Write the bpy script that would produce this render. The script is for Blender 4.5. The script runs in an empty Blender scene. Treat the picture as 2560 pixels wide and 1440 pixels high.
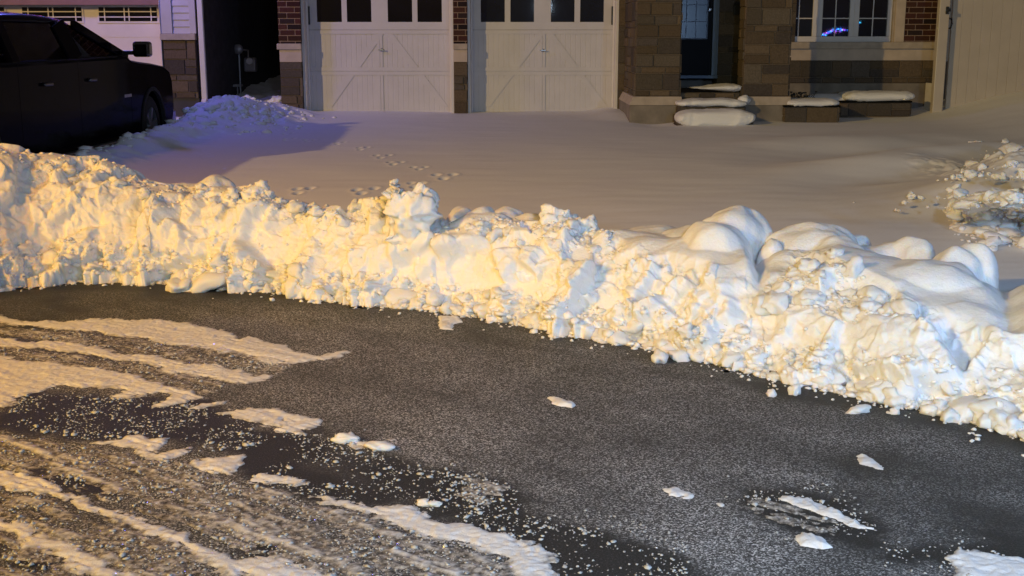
import bpy, bmesh, math, random
import numpy as np
from mathutils import Vector, Matrix

random.seed(7)
RNG = np.random.default_rng(11)
SC = bpy.context.scene
COL = SC.collection
R = math.radians

# ------------------------------------------------------------------ camera geometry
FPX, PITCH, CAMZ = 2950.0, R(12.0), 1.65
CP, SP = math.cos(PITCH), math.sin(PITCH)

def ray(u, v):
    a = (u - 1280.0) / FPX
    b = (v - 720.0) / FPX
    return a, CP - b * SP, -SP - b * CP

def at(u, v, Y):                       # sight line met with the vertical plane y = Y
    x, y, z = ray(u, v)
    return x * Y / y, Y, CAMZ + z * Y / y

def gnd(u, v, z=0.0):                  # sight line met with the level z
    x, y, zz = ray(u, v)
    k = (z - CAMZ) / zz
    return x * k, y * k, z

def XA(u, Y, v=150):
    return at(u, v, Y)[0]

def ZA(v, Y):
    return at(1280, v, Y)[2]

# ------------------------------------------------------------------ numpy noise
def _hash(ix, iy, iz, seed):
    with np.errstate(over='ignore'):
        h = (ix.astype(np.int64) * 374761393 + iy.astype(np.int64) * 668265263 + iz.astype(np.int64) * 2147483647 + seed * 144665) & 0xFFFFFFFF
        h = ((h ^ (h >> 13)) * 1274126177) & 0xFFFFFFFF
        h = (h ^ (h >> 16)) & 0xFFFFFFFF
        h = (h * 2246822519) & 0xFFFFFFFF
        h = h ^ (h >> 15)
    return h

def _rnd(h, k):
    with np.errstate(over='ignore'):
        g = (h * (2654435761 + 2 * k * 40503) + k * 97) & 0xFFFFFFFF
        g = (g ^ (g >> 14)) * 1103515245 & 0xFFFFFFFF
        g = g ^ (g >> 17)
    return (g & 0xFFFFFF).astype(np.float32) / float(0x1000000)

def vnoise(p, seed=0):                 # gradient noise, about -1..1
    f = np.floor(p)
    i = f.astype(np.int64)
    t = (p - f).astype(np.float32)
    s = t * t * t * (t * (t * 6 - 15) + 10)
    out = np.zeros(len(p), np.float32)
    for dx in (0, 1):
        wx = s[:, 0] if dx else 1 - s[:, 0]
        for dy in (0, 1):
            wy = s[:, 1] if dy else 1 - s[:, 1]
            for dz in (0, 1):
                wz = s[:, 2] if dz else 1 - s[:, 2]
                h = _hash(i[:, 0] + dx, i[:, 1] + dy, i[:, 2] + dz, seed)
                gx, gy, gz = _rnd(h, 1) * 2 - 1, _rnd(h, 2) * 2 - 1, _rnd(h, 3) * 2 - 1
                out += wx * wy * wz * (gx * (t[:, 0] - dx) + gy * (t[:, 1] - dy) + gz * (t[:, 2] - dz))
    return out * 1.5

def fbm(p, octs=4, seed=0, gain=0.5):
    a, tot, q = 1.0, 0.0, np.asarray(p, np.float64)
    for o in range(octs):
        tot = tot + a * vnoise(q, seed + o * 17)
        q = q * 2.03 + 11.7
        a *= gain
    return tot

def facet(p, seed=0, k=14.0, tilt=1.0):   # broken planes, one tilted plane per cell
    f = np.floor(p)
    i = f.astype(np.int64)
    num = np.zeros(len(p), np.float32)
    den = np.zeros(len(p), np.float32) + 1e-20
    for dx in (-1, 0, 1):
        for dy in (-1, 0, 1):
            for dz in (-1, 0, 1):
                h = _hash(i[:, 0] + dx, i[:, 1] + dy, i[:, 2] + dz, seed)
                ex = (p[:, 0] - (f[:, 0] + dx + _rnd(h, 1))).astype(np.float32)
                ey = (p[:, 1] - (f[:, 1] + dy + _rnd(h, 2))).astype(np.float32)
                ez = (p[:, 2] - (f[:, 2] + dz + _rnd(h, 3))).astype(np.float32)
                d = np.sqrt(ex * ex + ey * ey + ez * ez)
                w = np.exp(-k * d)
                val = (_rnd(h, 4) * 2 - 1) + tilt * ((_rnd(h, 5) * 2 - 1) * ex + (_rnd(h, 6) * 2 - 1) * ey + (_rnd(h, 7) * 2 - 1) * ez)
                num += w * val
                den += w
    return num / den

def nodule(p, seed=0, keep=1.0):         # half-round lumps, 0..1
    f = np.floor(p)
    i = f.astype(np.int64)
    best = np.zeros(len(p), np.float32)
    for dx in (-1, 0, 1):
        for dy in (-1, 0, 1):
            for dz in (-1, 0, 1):
                h = _hash(i[:, 0] + dx, i[:, 1] + dy, i[:, 2] + dz, seed)
                ex = (p[:, 0] - (f[:, 0] + dx + _rnd(h, 1))).astype(np.float32)
                ey = (p[:, 1] - (f[:, 1] + dy + _rnd(h, 2))).astype(np.float32)
                ez = (p[:, 2] - (f[:, 2] + dz + _rnd(h, 3))).astype(np.float32)
                r = 0.35 + 0.45 * _rnd(h, 4)
                r = np.where(_rnd(h, 5) < keep, r, 0.01)
                q = 1 - (ex * ex + ey * ey + ez * ez) / (r * r)
                best = np.maximum(best, np.sqrt(np.clip(q, 0, None)) * r)
    return best

def sstep(a, b, x):
    t = np.clip((x - a) / (b - a), 0, 1)
    return t * t * (3 - 2 * t)

# ------------------------------------------------------------------ object helpers
def tag(o, label=None, cat=None, group=None, kind=None):
    if label: o['label'] = label
    if cat: o['category'] = cat
    if group: o['group'] = group
    if kind: o['kind'] = kind
    return o

def put(o, parent=None):
    COL.objects.link(o)
    if parent is not None:
        o.parent = parent
        off = parent.location if parent.parent is None else Vector((0, 0, 0))
        o.matrix_parent_inverse = Matrix.Translation(-off)
    return o

def empty(name, loc, label, cat, group=None):
    o = bpy.data.objects.new(name, None)
    o.empty_display_size = 0.2
    o.location = loc
    COL.objects.link(o)
    return tag(o, label, cat, group)

def np_mesh(name, V, F, mat, smooth=True, attrs=None):
    me = bpy.data.meshes.new(name)
    V = np.ascontiguousarray(V, np.float32)
    F = np.ascontiguousarray(F, np.int32)
    n = F.shape[1]
    me.vertices.add(len(V))
    me.vertices.foreach_set('co', V.ravel())
    me.loops.add(F.size)
    me.loops.foreach_set('vertex_index', F.ravel())
    me.polygons.add(len(F))
    me.polygons.foreach_set('loop_start', np.arange(0, F.size, n, dtype=np.int32))
    me.polygons.foreach_set('loop_total', np.full(len(F), n, np.int32))
    me.polygons.foreach_set('use_smooth', np.full(len(F), smooth))
    me.update(calc_edges=True)
    if attrs:
        for k, val in attrs.items():
            a = me.attributes.new(k, 'FLOAT', 'POINT')
            a.data.foreach_set('value', np.ascontiguousarray(val, np.float32))
    me.materials.append(mat)
    return me

def grid_faces(nr, nc):
    r, c = np.meshgrid(np.arange(nr - 1), np.arange(nc - 1), indexing='ij')
    a = (r * nc + c).ravel()
    return np.stack([a, a + 1, a + nc + 1, a + nc], 1)

def compact(V, F, attrs=None):
    used = np.unique(F)
    m = np.full(len(V), -1, np.int64)
    m[used] = np.arange(len(used))
    return V[used], m[F], ({k: a[used] for k, a in attrs.items()} if attrs else None)

class MB:                               # collects shapes into one mesh
    def __init__(self):
        self.v, self.f, self.c = [], [], []
        self.col = (1, 1, 1)
    def poly(self, vs, fs):
        b = len(self.v)
        self.v += [tuple(p) for p in vs]
        for f in fs:
            self.f.append(tuple(b + i for i in f))
            self.c.append(self.col)
    def box(self, x0, x1, y0, y1, z0, z1):
        x0, x1 = min(x0, x1), max(x0, x1); y0, y1 = min(y0, y1), max(y0, y1); z0, z1 = min(z0, z1), max(z0, z1)
        self.poly([(x0, y0, z0), (x1, y0, z0), (x1, y1, z0), (x0, y1, z0), (x0, y0, z1), (x1, y0, z1), (x1, y1, z1), (x0, y1, z1)],
                  [(0, 3, 2, 1), (4, 5, 6, 7), (0, 1, 5, 4), (1, 2, 6, 5), (2, 3, 7, 6), (3, 0, 4, 7)])
        return self
    def hull8(self, a, b):              # two quads, same winding
        self.poly(list(a) + list(b), [(3, 2, 1, 0), (4, 5, 6, 7), (0, 1, 5, 4), (1, 2, 6, 5), (2, 3, 7, 6), (3, 0, 4, 7)])
        return self
    def bar(self, p, q, w, d, up=(0, 0, 1)):   # rectangular bar from p to q
        p, q = Vector(p), Vector(q)
        t = (q - p).normalized()
        s = t.cross(Vector(up))
        if s.length < 1e-4: s = t.cross(Vector((1, 0, 0)))
        s.normalize(); n = s.cross(t)
        def ring(c): return [c - s * w / 2 - n * d / 2, c + s * w / 2 - n * d / 2, c + s * w / 2 + n * d / 2, c - s * w / 2 + n * d / 2]
        self.hull8(ring(p), ring(q))
        return self
    def tube(self, pts, r, n=10, cap=True):
        pts = [Vector(p) for p in pts]
        rs = r if isinstance(r, (list, tuple)) else [r] * len(pts)
        vs, fs = [], []
        for i, p in enumerate(pts):
            t = (pts[min(i + 1, len(pts) - 1)] - pts[max(i - 1, 0)]).normalized()
            s = t.cross(Vector((0, 0, 1)))
            if s.length < 1e-3: s = t.cross(Vector((1, 0, 0)))
            s.normalize(); m = s.cross(t)
            for k in range(n):
                a = 2 * math.pi * k / n
                vs.append(p + (s * math.cos(a) + m * math.sin(a)) * rs[i])
        for i in range(len(pts) - 1):
            for k in range(n):
                a, b = i * n + k, i * n + (k + 1) % n
                fs.append((a, b, b + n, a + n))
        if cap:
            fs.append(tuple(range(n - 1, -1, -1)))
            fs.append(tuple(range((len(pts) - 1) * n, len(pts) * n)))
        self.poly(vs, fs)
        return self
    def lathe(self, prof, c, axis='X', n=40):   # prof: (radius, offset along the axis)
        vs, fs = [], []
        for r, o in prof:
            for k in range(n):
                a = 2 * math.pi * k / n
                q = (o, r * math.cos(a), r * math.sin(a)) if axis == 'X' else ((r * math.cos(a), o, r * math.sin(a)) if axis == 'Y' else (r * math.cos(a), r * math.sin(a), o))
                vs.append((c[0] + q[0], c[1] + q[1], c[2] + q[2]))
        for i in range(len(prof) - 1):
            for k in range(n):
                a, b = i * n + k, i * n + (k + 1) % n
                fs.append((a, b, b + n, a + n))
        self.poly(vs, fs)
        return self
    def build(self, name, mat, parent=None, bevel=0.0, smooth=False, seg=2):
        me = bpy.data.meshes.new(name)
        me.from_pydata(self.v, [], self.f)
        if len(set(self.c)) > 1:
            a = me.attributes.new('tint', 'FLOAT_COLOR', 'FACE')
            a.data.foreach_set('color', np.array([(r, g, b, 1) for r, g, b in self.c], np.float32).ravel())
        me.materials.append(mat)
        bm = bmesh.new(); bm.from_mesh(me)
        bmesh.ops.recalc_face_normals(bm, faces=bm.faces)
        bm.to_mesh(me); bm.free()
        if smooth:
            me.polygons.foreach_set('use_smooth', np.full(len(me.polygons), True))
        o = bpy.data.objects.new(name, me)
        put(o, parent)
        if bevel:
            m = o.modifiers.new('bevel', 'BEVEL')
            m.width = bevel; m.segments = seg; m.limit_method = 'ANGLE'; m.angle_limit = R(35)
            m.harden_normals = False
        return o

# ------------------------------------------------------------------ materials
def new_mat(name):
    m = bpy.data.materials.new(name)
    m.use_nodes = True
    nt = m.node_tree
    return m, nt, nt.nodes['Principled BSDF']

def nd(nt, typ, **kw):
    n = nt.nodes.new(typ)
    for k, v in kw.items():
        setattr(n, k, v)
    return n

def setin(n, **kw):
    for k, v in kw.items():
        n.inputs[k.replace('_', ' ')].default_value = v

def noise_node(nt, scale, detail=3, rough=0.55, coord='Object', stretch=None):
    tc = nd(nt, 'ShaderNodeTexCoord')
    n = nd(nt, 'ShaderNodeTexNoise')
    setin(n, Scale=scale, Detail=detail, Roughness=rough)
    if stretch:
        mp = nd(nt, 'ShaderNodeMapping')
        mp.inputs['Scale'].default_value = stretch
        nt.links.new(tc.outputs[coord], mp.inputs['Vector'])
        nt.links.new(mp.outputs['Vector'], n.inputs['Vector'])
    else:
        nt.links.new(tc.outputs[coord], n.inputs['Vector'])
    return n

def ramp(nt, src, stops):
    r = nd(nt, 'ShaderNodeValToRGB')
    el = r.color_ramp.elements
    while len(el) < len(stops): el.new(0.5)
    for e, (p, c) in zip(el, stops):
        e.position = p
        e.color = (*c, 1) if len(c) == 3 else c
    nt.links.new(src, r.inputs['Fac'])
    return r

def bump(nt, bsdf, src, strength, dist, prev=None):
    b = nd(nt, 'ShaderNodeBump')
    setin(b, Strength=strength, Distance=dist)
    nt.links.new(src, b.inputs['Height'])
    if prev is not None: nt.links.new(prev.outputs['Normal'], b.inputs['Normal'])
    if bsdf is not None: nt.links.new(b.outputs['Normal'], bsdf.inputs['Normal'])
    return b

def mixc(nt, fac, a, b):
    m = nd(nt, 'ShaderNodeMix', data_type='RGBA')
    for s, sock in ((fac, m.inputs['Factor']), (a, m.inputs['A']), (b, m.inputs['B'])):
        if isinstance(s, (int, float)): sock.default_value = s
        elif isinstance(s, tuple): sock.default_value = (*s, 1)
        else: nt.links.new(s, sock)
    return m.outputs['Result']

def plain(name, col, rough=0.6, metal=0.0, var=0.12, scale=6.0, bmp=0.0, bscale=60, coat=0.0, spec=0.5):
    m, nt, b = new_mat(name)
    n = noise_node(nt, scale, 5)
    lo = tuple(c * (1 - var) for c in col); hi = tuple(min(1, c * (1 + var)) for c in col)
    r = ramp(nt, n.outputs['Fac'], [(0.3, lo), (0.7, hi)])
    nt.links.new(r.outputs['Color'], b.inputs['Base Color'])
    setin(b, Roughness=rough, Metallic=metal)
    b.inputs['Specular IOR Level'].default_value = spec
    if coat:
        b.inputs['Coat Weight'].default_value = coat
        b.inputs['Coat Roughness'].default_value = 0.05
    if bmp:
        bump(nt, b, noise_node(nt, bscale, 4).outputs['Fac'], bmp, 0.004)
    return m

def snow_mat(name, col=(0.80, 0.815, 0.84), fine=0.5, mid=0.5, dirt=False, glint=0.5, deep=0.0):
    m, nt, b = new_mat(name)
    n1 = noise_node(nt, 30, 8, .78)
    base = ramp(nt, n1.outputs['Fac'], [(0.3, tuple(c * 0.94 for c in col)), (0.7, col)]).outputs['Color']
    if dirt:
        at_ = nd(nt, 'ShaderNodeAttribute', attribute_name='dirt')
        nb = noise_node(nt, 38, 6, 0.7)
        brown = ramp(nt, nb.outputs['Fac'], [(0.38, (0.05, 0.047, 0.044)), (0.5, (0.20, 0.185, 0.172)), (0.62, (0.50, 0.48, 0.46))]).outputs['Color']
        base = mixc(nt, at_.outputs['Fac'], base, brown)
    nt.links.new(base, b.inputs['Base Color'])
    setin(b, Roughness=0.75)
    if deep:
        b.inputs['Subsurface Weight'].default_value = deep
        b.inputs['Subsurface Radius'].default_value = (0.55, 0.75, 1.0)
        b.inputs['Subsurface Scale'].default_value = 0.032
    b.inputs['Specular IOR Level'].default_value = 0.25
    h1 = bump(nt, None, noise_node(nt, 35, 5, 0.6).outputs['Fac'], mid, 0.012)
    h2 = bump(nt, b, noise_node(nt, 260, 3, 0.6).outputs['Fac'], fine, 0.003, h1)
    if glint:                            # loose ice crystals: tiny flat facets, each with a normal of its own
        tc = nd(nt, 'ShaderNodeTexCoord')
        vo = nd(nt, 'ShaderNodeTexVoronoi')
        setin(vo, Scale=330.0)
        nt.links.new(tc.outputs['Object'], vo.inputs['Vector'])
        vm = nd(nt, 'ShaderNodeVectorMath', operation='SUBTRACT'); vm.inputs[1].default_value = (0.5, 0.5, 0.5)
        nt.links.new(vo.outputs['Color'], vm.inputs[0])
        vs = nd(nt, 'ShaderNodeVectorMath', operation='SCALE'); vs.inputs['Scale'].default_value = 2.4
        nt.links.new(vm.outputs[0], vs.inputs[0])
        ge = nd(nt, 'ShaderNodeNewGeometry')
        va = nd(nt, 'ShaderNodeVectorMath', operation='ADD')
        nt.links.new(vs.outputs[0], va.inputs[0]); nt.links.new(ge.outputs['Normal'], va.inputs[1])
        vn = nd(nt, 'ShaderNodeVectorMath', operation='NORMALIZE'); nt.links.new(va.outputs[0], vn.inputs[0])
        gl = nd(nt, 'ShaderNodeBsdfGlossy'); setin(gl, Roughness=0.16)
        nt.links.new(vn.outputs[0], gl.inputs['Normal'])
        # only some cells carry a crystal
        sep = nd(nt, 'ShaderNodeSeparateColor'); nt.links.new(vo.outputs['Color'], sep.inputs[0])
        gt = nd(nt, 'ShaderNodeMath', operation='GREATER_THAN'); gt.inputs[1].default_value = 0.95
        nt.links.new(sep.outputs[2], gt.inputs[0])
        mu = nd(nt, 'ShaderNodeMath', operation='MULTIPLY'); mu.inputs[1].default_value = min(.9, glint)
        nt.links.new(gt.outputs[0], mu.inputs[0])
        nt.links.new(mu.outputs[0], gl.inputs['Color'])
        mx = nd(nt, 'ShaderNodeAddShader')
        nt.links.new(b.outputs[0], mx.inputs[0]); nt.links.new(gl.outputs[0], mx.inputs[1])
        out = [n for n in nt.nodes if n.type == 'OUTPUT_MATERIAL'][0]
        nt.links.new(mx.outputs[0], out.inputs['Surface'])
    return m

def tint_mat(name, rough=0.85, bmp=0.5, mul=1.0, grain=45):
    m, nt, b = new_mat(name)
    a = nd(nt, 'ShaderNodeAttribute', attribute_name='tint')
    n = noise_node(nt, grain, 6, 0.65)
    f = ramp(nt, n.outputs['Fac'], [(0.25, (0.62,) * 3), (0.75, (1.3,) * 3)])
    mm = nd(nt, 'ShaderNodeMix', data_type='RGBA', blend_type='MULTIPLY')
    mm.inputs['Factor'].default_value = 1.0
    nt.links.new(a.outputs['Color'], mm.inputs['A']); nt.links.new(f.outputs['Color'], mm.inputs['B'])
    nt.links.new(mm.outputs['Result'], b.inputs['Base Color'])
    setin(b, Roughness=rough)
    b.inputs['Specular IOR Level'].default_value = 0.2
    bump(nt, b, noise_node(nt, grain * 0.8, 6, 0.65).outputs['Fac'], bmp, 0.012)
    return m

def glass_mat(name, col, rough=0.02):    # dark room behind a reflecting pane
    m, nt, b = new_mat(name)
    n = noise_node(nt, 1.3, 3)
    r = ramp(nt, n.outputs['Fac'], [(0.35, tuple(c * 0.5 for c in col)), (0.65, col)])
    nt.links.new(r.outputs['Color'], b.inputs['Base Color'])
    setin(b, Roughness=rough, IOR=1.5)
    b.inputs['Specular IOR Level'].default_value = 0.6
    return m

def clear_glass(name, tintc):
    m, nt, b = new_mat(name)
    out = [n for n in nt.nodes if n.type == 'OUTPUT_MATERIAL'][0]
    tr = nd(nt, 'ShaderNodeBsdfTransparent'); tr.inputs['Color'].default_value = (*tintc, 1)
    gl = nd(nt, 'ShaderNodeBsdfGlossy'); setin(gl, Roughness=0.02)
    fr = nd(nt, 'ShaderNodeFresnel'); setin(fr, IOR=1.14)
    mx = nd(nt, 'ShaderNodeMixShader')
    nt.links.new(fr.outputs[0], mx.inputs[0]); nt.links.new(tr.outputs[0], mx.inputs[1]); nt.links.new(gl.outputs[0], mx.inputs[2])
    nt.links.new(mx.outputs[0], out.inputs['Surface'])
    return m

def emit(name, col, s):
    m, nt, b = new_mat(name)
    b.inputs['Base Color'].default_value = (*col, 1)
    b.inputs['Emission Color'].default_value = (*col, 1)
    b.inputs['Emission Strength'].default_value = s
    return m

def asphalt_mat():
    m, nt, b = new_mat('frosted_asphalt')
    at_ = nd(nt, 'ShaderNodeAttribute', attribute_name='frost')
    stone = noise_node(nt, 130, 4, 0.75)
    dark = ramp(nt, stone.outputs['Fac'], [(0.3, (0.012, 0.012, 0.013)), (0.58, (0.040, 0.040, 0.040)), (0.74, (0.20, 0.20, 0.20))]).outputs['Color']
    fz = noise_node(nt, 95, 5, 0.8)
    tc = nd(nt, 'ShaderNodeTexCoord')
    vo = nd(nt, 'ShaderNodeTexVoronoi'); setin(vo, Scale=185.0)
    nt.links.new(tc.outputs['Object'], vo.inputs['Vector'])
    sp_ = nd(nt, 'ShaderNodeSeparateColor'); nt.links.new(vo.outputs['Color'], sp_.inputs[0])
    add = nd(nt, 'ShaderNodeMath', operation='MULTIPLY_ADD'); add.inputs[1].default_value = 0.55
    nt.links.new(sp_.outputs[0], add.inputs[0]); nt.links.new(fz.outputs['Fac'], add.inputs[2])
    frost = ramp(nt, add.outputs[0], [(0.50, (0.035, 0.035, 0.037)), (0.80, (0.13, 0.13, 0.135)), (0.93, (0.34, 0.34, 0.35)), (1.0, (0.7, 0.7, 0.72))]).outputs['Color']
    nt.links.new(mixc(nt, at_.outputs['Fac'], dark, frost), b.inputs['Base Color'])
    rg = ramp(nt, at_.outputs['Fac'], [(0.05, (.58,) * 3), (0.5, (.72,) * 3)])
    nt.links.new(rg.outputs['Color'], b.inputs['Roughness'])
    b.inputs['Specular IOR Level'].default_value = 0.25
    h = bump(nt, None, fz.outputs['Fac'], 0.7, 0.006)
    bump(nt, b, stone.outputs['Fac'], 0.6, 0.006, h)
    return m

M = {}
M['snow'] = snow_mat('fresh_snow', fine=0.12, mid=0.06, glint=0.25)
M['bank'] = snow_mat('packed_white_snow', col=(0.84, 0.85, 0.87), fine=0.12, mid=0.45, glint=0.35, deep=0.7)
M['roadsnow'] = snow_mat('tracked_snow', col=(0.76, 0.76, 0.78), fine=0.5, mid=0.35, dirt=True, glint=0.6)
M['crumb'] = snow_mat('grey_ice_crumb', col=(0.50, 0.50, 0.50), fine=.2, mid=.3, glint=.4)
M['asphalt'] = asphalt_mat()
M['driveway'] = plain('driveway_asphalt', (0.028, 0.028, 0.03), 0.85, var=0.5, scale=25, bmp=0.6, bscale=120)
M['earth'] = plain('winter_ground', (0.16, 0.15, 0.14), 0.9, var=0.3)
M['stone'] = tint_mat('stone_veneer')
M['brick'] = tint_mat('fired_brick', grain=70, bmp=0.35)
M['lime'] = plain('cast_limestone', (0.42, 0.36, 0.30), 0.85, var=0.14, scale=9, bmp=0.3, bscale=80)
M['band'] = plain('smooth_stone_band', (0.50, 0.42, 0.35), 0.85, var=0.12, scale=5, bmp=0.25, bscale=60)
M['concrete'] = plain('weathered_concrete', (0.20, 0.175, 0.15), 0.9, var=0.3, scale=4, bmp=0.3, bscale=50)
M['door'] = plain('white_door_paint', (0.60, 0.585, 0.60), 0.5, var=0.05, scale=3, bmp=0.12, bscale=45)
M['trim'] = plain('white_aluminium_trim', (0.68, 0.66, 0.66), 0.45, var=0.05, scale=5)
M['cream'] = plain('cream_door_paint', (0.78, 0.70, 0.62), 0.5, var=0.06, scale=3, bmp=0.1, bscale=45)
M['siding'] = plain('pale_vinyl_siding', (0.50, 0.48, 0.50), 0.55, var=0.06, scale=5)
M['soffit'] = plain('brown_header_paint', (0.25, 0.13, 0.11), 0.6, var=0.1)
M['pane'] = glass_mat('dark_window_glass', (0.008, 0.008, 0.012))
M['bluepane'] = glass_mat('blue_tinted_window_glass', (0.012, 0.018, 0.035))
M['lite'] = glass_mat('frosted_blue_glow_glass', (0.04, 0.065, 0.12), 0.25)  # dim blue glow of the lite is put into the base colour
M['black'] = plain('black_metal', (0.012, 0.012, 0.013), 0.4, var=0.2)
M['darkdoor'] = plain('black_door_paint', (0.004, 0.004, 0.006), 0.45, var=0.2, scale=4, spec=.08)
M['bluegrey'] = plain('blue_grey_frame_paint', (0.13, 0.18, 0.27), 0.5, var=0.06)
M['chrome'] = plain('bright_chrome', (0.45, 0.45, 0.47), 0.38, 1.0, var=0.05)
M['metal'] = plain('grey_meter_metal', (0.30, 0.28, 0.28), 0.45, 0.4, var=0.15)
M['paint'] = plain('near_black_truck_paint', (0.003, 0.003, 0.005), 0.22, var=0.2, coat=0.0, spec=0.05)
_p = M['paint'].node_tree.nodes['Principled BSDF']
_p.inputs['IOR'].default_value = 1.12
_p.inputs['Coat Weight'].default_value = .15
_p.inputs['Coat IOR'].default_value = 1.22
_p.inputs['Coat Roughness'].default_value = .06
M['rubber'] = plain('tyre_rubber', (0.014, 0.014, 0.015), 0.85, var=0.3, scale=20)
M['rim'] = plain('dull_alloy_rim', (0.28, 0.28, 0.31), 0.35, 0.7, var=0.2)
M['seat'] = plain('dark_seat_cloth', (0.02, 0.02, 0.022), 0.9, var=0.3)
M['carglass'] = clear_glass('tinted_car_glass', (0.36, 0.41, 0.48))
M['vinyl'] = plain('white_vinyl_fence', (0.50, 0.45, 0.39), 0.32, var=0.05, scale=3, bmp=0.1, bscale=25)
M['twig'] = plain('dead_stem', (0.035, 0.028, 0.02), 0.9, var=0.3)
M['wire'] = plain('green_wire', (0.02, 0.03, 0.02), 0.7)

# ------------------------------------------------------------------ bank outline (traced once, then stands in metres)
FOOT = np.array([(-420, 790), (-200, 755), (0, 720), (60, 712), (150, 706), (250, 703), (400, 708), (500, 718), (600, 722), (700, 732), (800, 748), (900, 760), (1000, 768), (1100, 778), (1200, 792),
                 (1300, 812), (1400, 830), (1500, 846), (1600, 866), (1700, 886), (1800, 908), (1900, 938), (2000, 958), (2100, 980), (2200, 1003), (2300, 1024), (2400, 1045), (2500, 1072), (2560, 1092), (2800, 1165), (3000, 1220)], float)
CREST = np.array([(-420, 350), (-200, 360), (0, 372), (40, 378), (80, 402), (130, 398), (190, 408), (245, 404), (290, 425), (335, 440), (360, 462), (420, 476), (470, 478), (520, 474), (580, 486), (640, 478),
                  (700, 506), (760, 500), (810, 524), (870, 520), (930, 510), (975, 520), (1060, 530), (1100, 560), (1160, 552), (1220, 545), (1300, 565), (1360, 566), (1400, 545), (1480, 556), (1520, 588), (1580, 590),
                  (1700, 590), (1760, 590), (1860, 600), (1920, 640), (1990, 620), (2080, 625), (2160, 645), (2250, 665), (2330, 688), (2400, 696), (2480, 712), (2560, 722), (2800, 775), (3000, 815)], float)
DN = np.array([(-420, .85), (0, .80), (400, .72), (800, .60), (1200, .58), (1600, .75), (1900, .90), (2300, .95), (2560, .95), (3000, 1.0)], float)

def foot_pt(u):
    return gnd(u, float(np.interp(u, FOOT[:, 0], FOOT[:, 1])))

def crest_pt(u):
    f = foot_pt(u)
    return at(u, float(np.interp(u, CREST[:, 0], CREST[:, 1])), f[1] + float(np.interp(u, DN[:, 0], DN[:, 1])))

US = np.arange(-420, 3001, 20.0)
FW = np.array([foot_pt(u) for u in US]); CW = np.array([crest_pt(u) for u in US])

# ------------------------------------------------------------------ snow over the front yard
def snow_height(X, Y):
    X = np.asarray(X, float); Y = np.asarray(Y, float)
    n = X.size
    P2 = np.stack([X, Y, np.zeros(n)], 1)
    z = 0.30 + 0.16 * np.clip((Y - 8.5) / 10.0, 0, 1.1)
    z += 0.012 * fbm(P2 * 0.45, 3, 3) + 0.004 * fbm(P2 * np.array([1.2, 3.0, 1]), 2, 9)
    # drift that climbs to the side gate
    z += 0.40 * sstep(5.9, 8.2, X) * sstep(14.5, 18.4, Y) + 0.10 * sstep(2.8, 5.5, X) * sstep(7.5, 10, Y) * sstep(15.5, 11, Y)
    # wind ripples on the right
    w = sstep(2.0, 4.0, X) * sstep(8.0, 9.5, Y) * sstep(16.5, 13.5, Y)
    ph = (Y * 1.0 - X * 0.55) + 0.35 * fbm(P2 * 0.6, 2, 21)
    z += w * 0.085 * np.sin(ph * 2.6)
    # small cornice dips beside the porch wall
    z += 0.07 * np.exp(-((X - 1.62) / 0.35) ** 2) * sstep(17.2, 18.3, Y)
    z -= 0.05 * np.exp(-((X - 2.05) / 0.3) ** 2 - ((Y - 17.1) / 0.5) ** 2)
    # heap between the two driveways
    nz = facet(P2 * 2.2, 41, 9.0) * 0.6 + facet(P2 * 6.0, 43, 10.0) * 0.25
    hp = 0.36 * np.exp(-((X + 4.05) / 0.60) ** 2 - ((Y - 17.35) / 1.05) ** 2)
    hp += 0.13 * np.exp(-((X + 4.35) / 0.38) ** 2) * sstep(10.5, 12.5, Y) * sstep(17.6, 16.2, Y)
    hp += 0.14 * np.exp(-((X + 3.55) / 0.35) ** 2 - ((Y - 18.5) / 0.5) ** 2)
    z += hp + nz * np.clip(hp * 1.6, 0, 0.07)
    # sharp edge to the cleared driveway
    e = -4.50 - 0.16 * sstep(15.5, 17.5, Y) + 0.05 * fbm(P2 * 1.5, 3, 61)
    cl = sstep(e - 0.22, e + 0.06, X)
    cl = np.maximum(cl, sstep(18.2, 18.7, Y) * 0.9)
    z = z * cl - 0.06 * (1 - cl)
    # chunk heap at the right edge
    z += 0.20 * np.exp(-((X - 4.55) / 0.75) ** 2 - ((Y - 9.6) / 1.5) ** 2)
    z += 0.10 * np.exp(-((X - 3.75) / 0.40) ** 2 - ((Y - 9.3) / 0.55) ** 2)
    cf = sstep(3.8, 4.25, X + .25 * (Y - 9.5) * (Y < 9.5)) * sstep(7.6, 8.3, Y) * sstep(12.6, 11.0, Y)
    z += cf * (.03 + .09 * nodule(P2 * 3.2, 91, .35) + .06 * nodule(P2 * 6.5, 92, .4) + .03 * nodule(P2 * 14, 93, .5))
    return z

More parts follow.
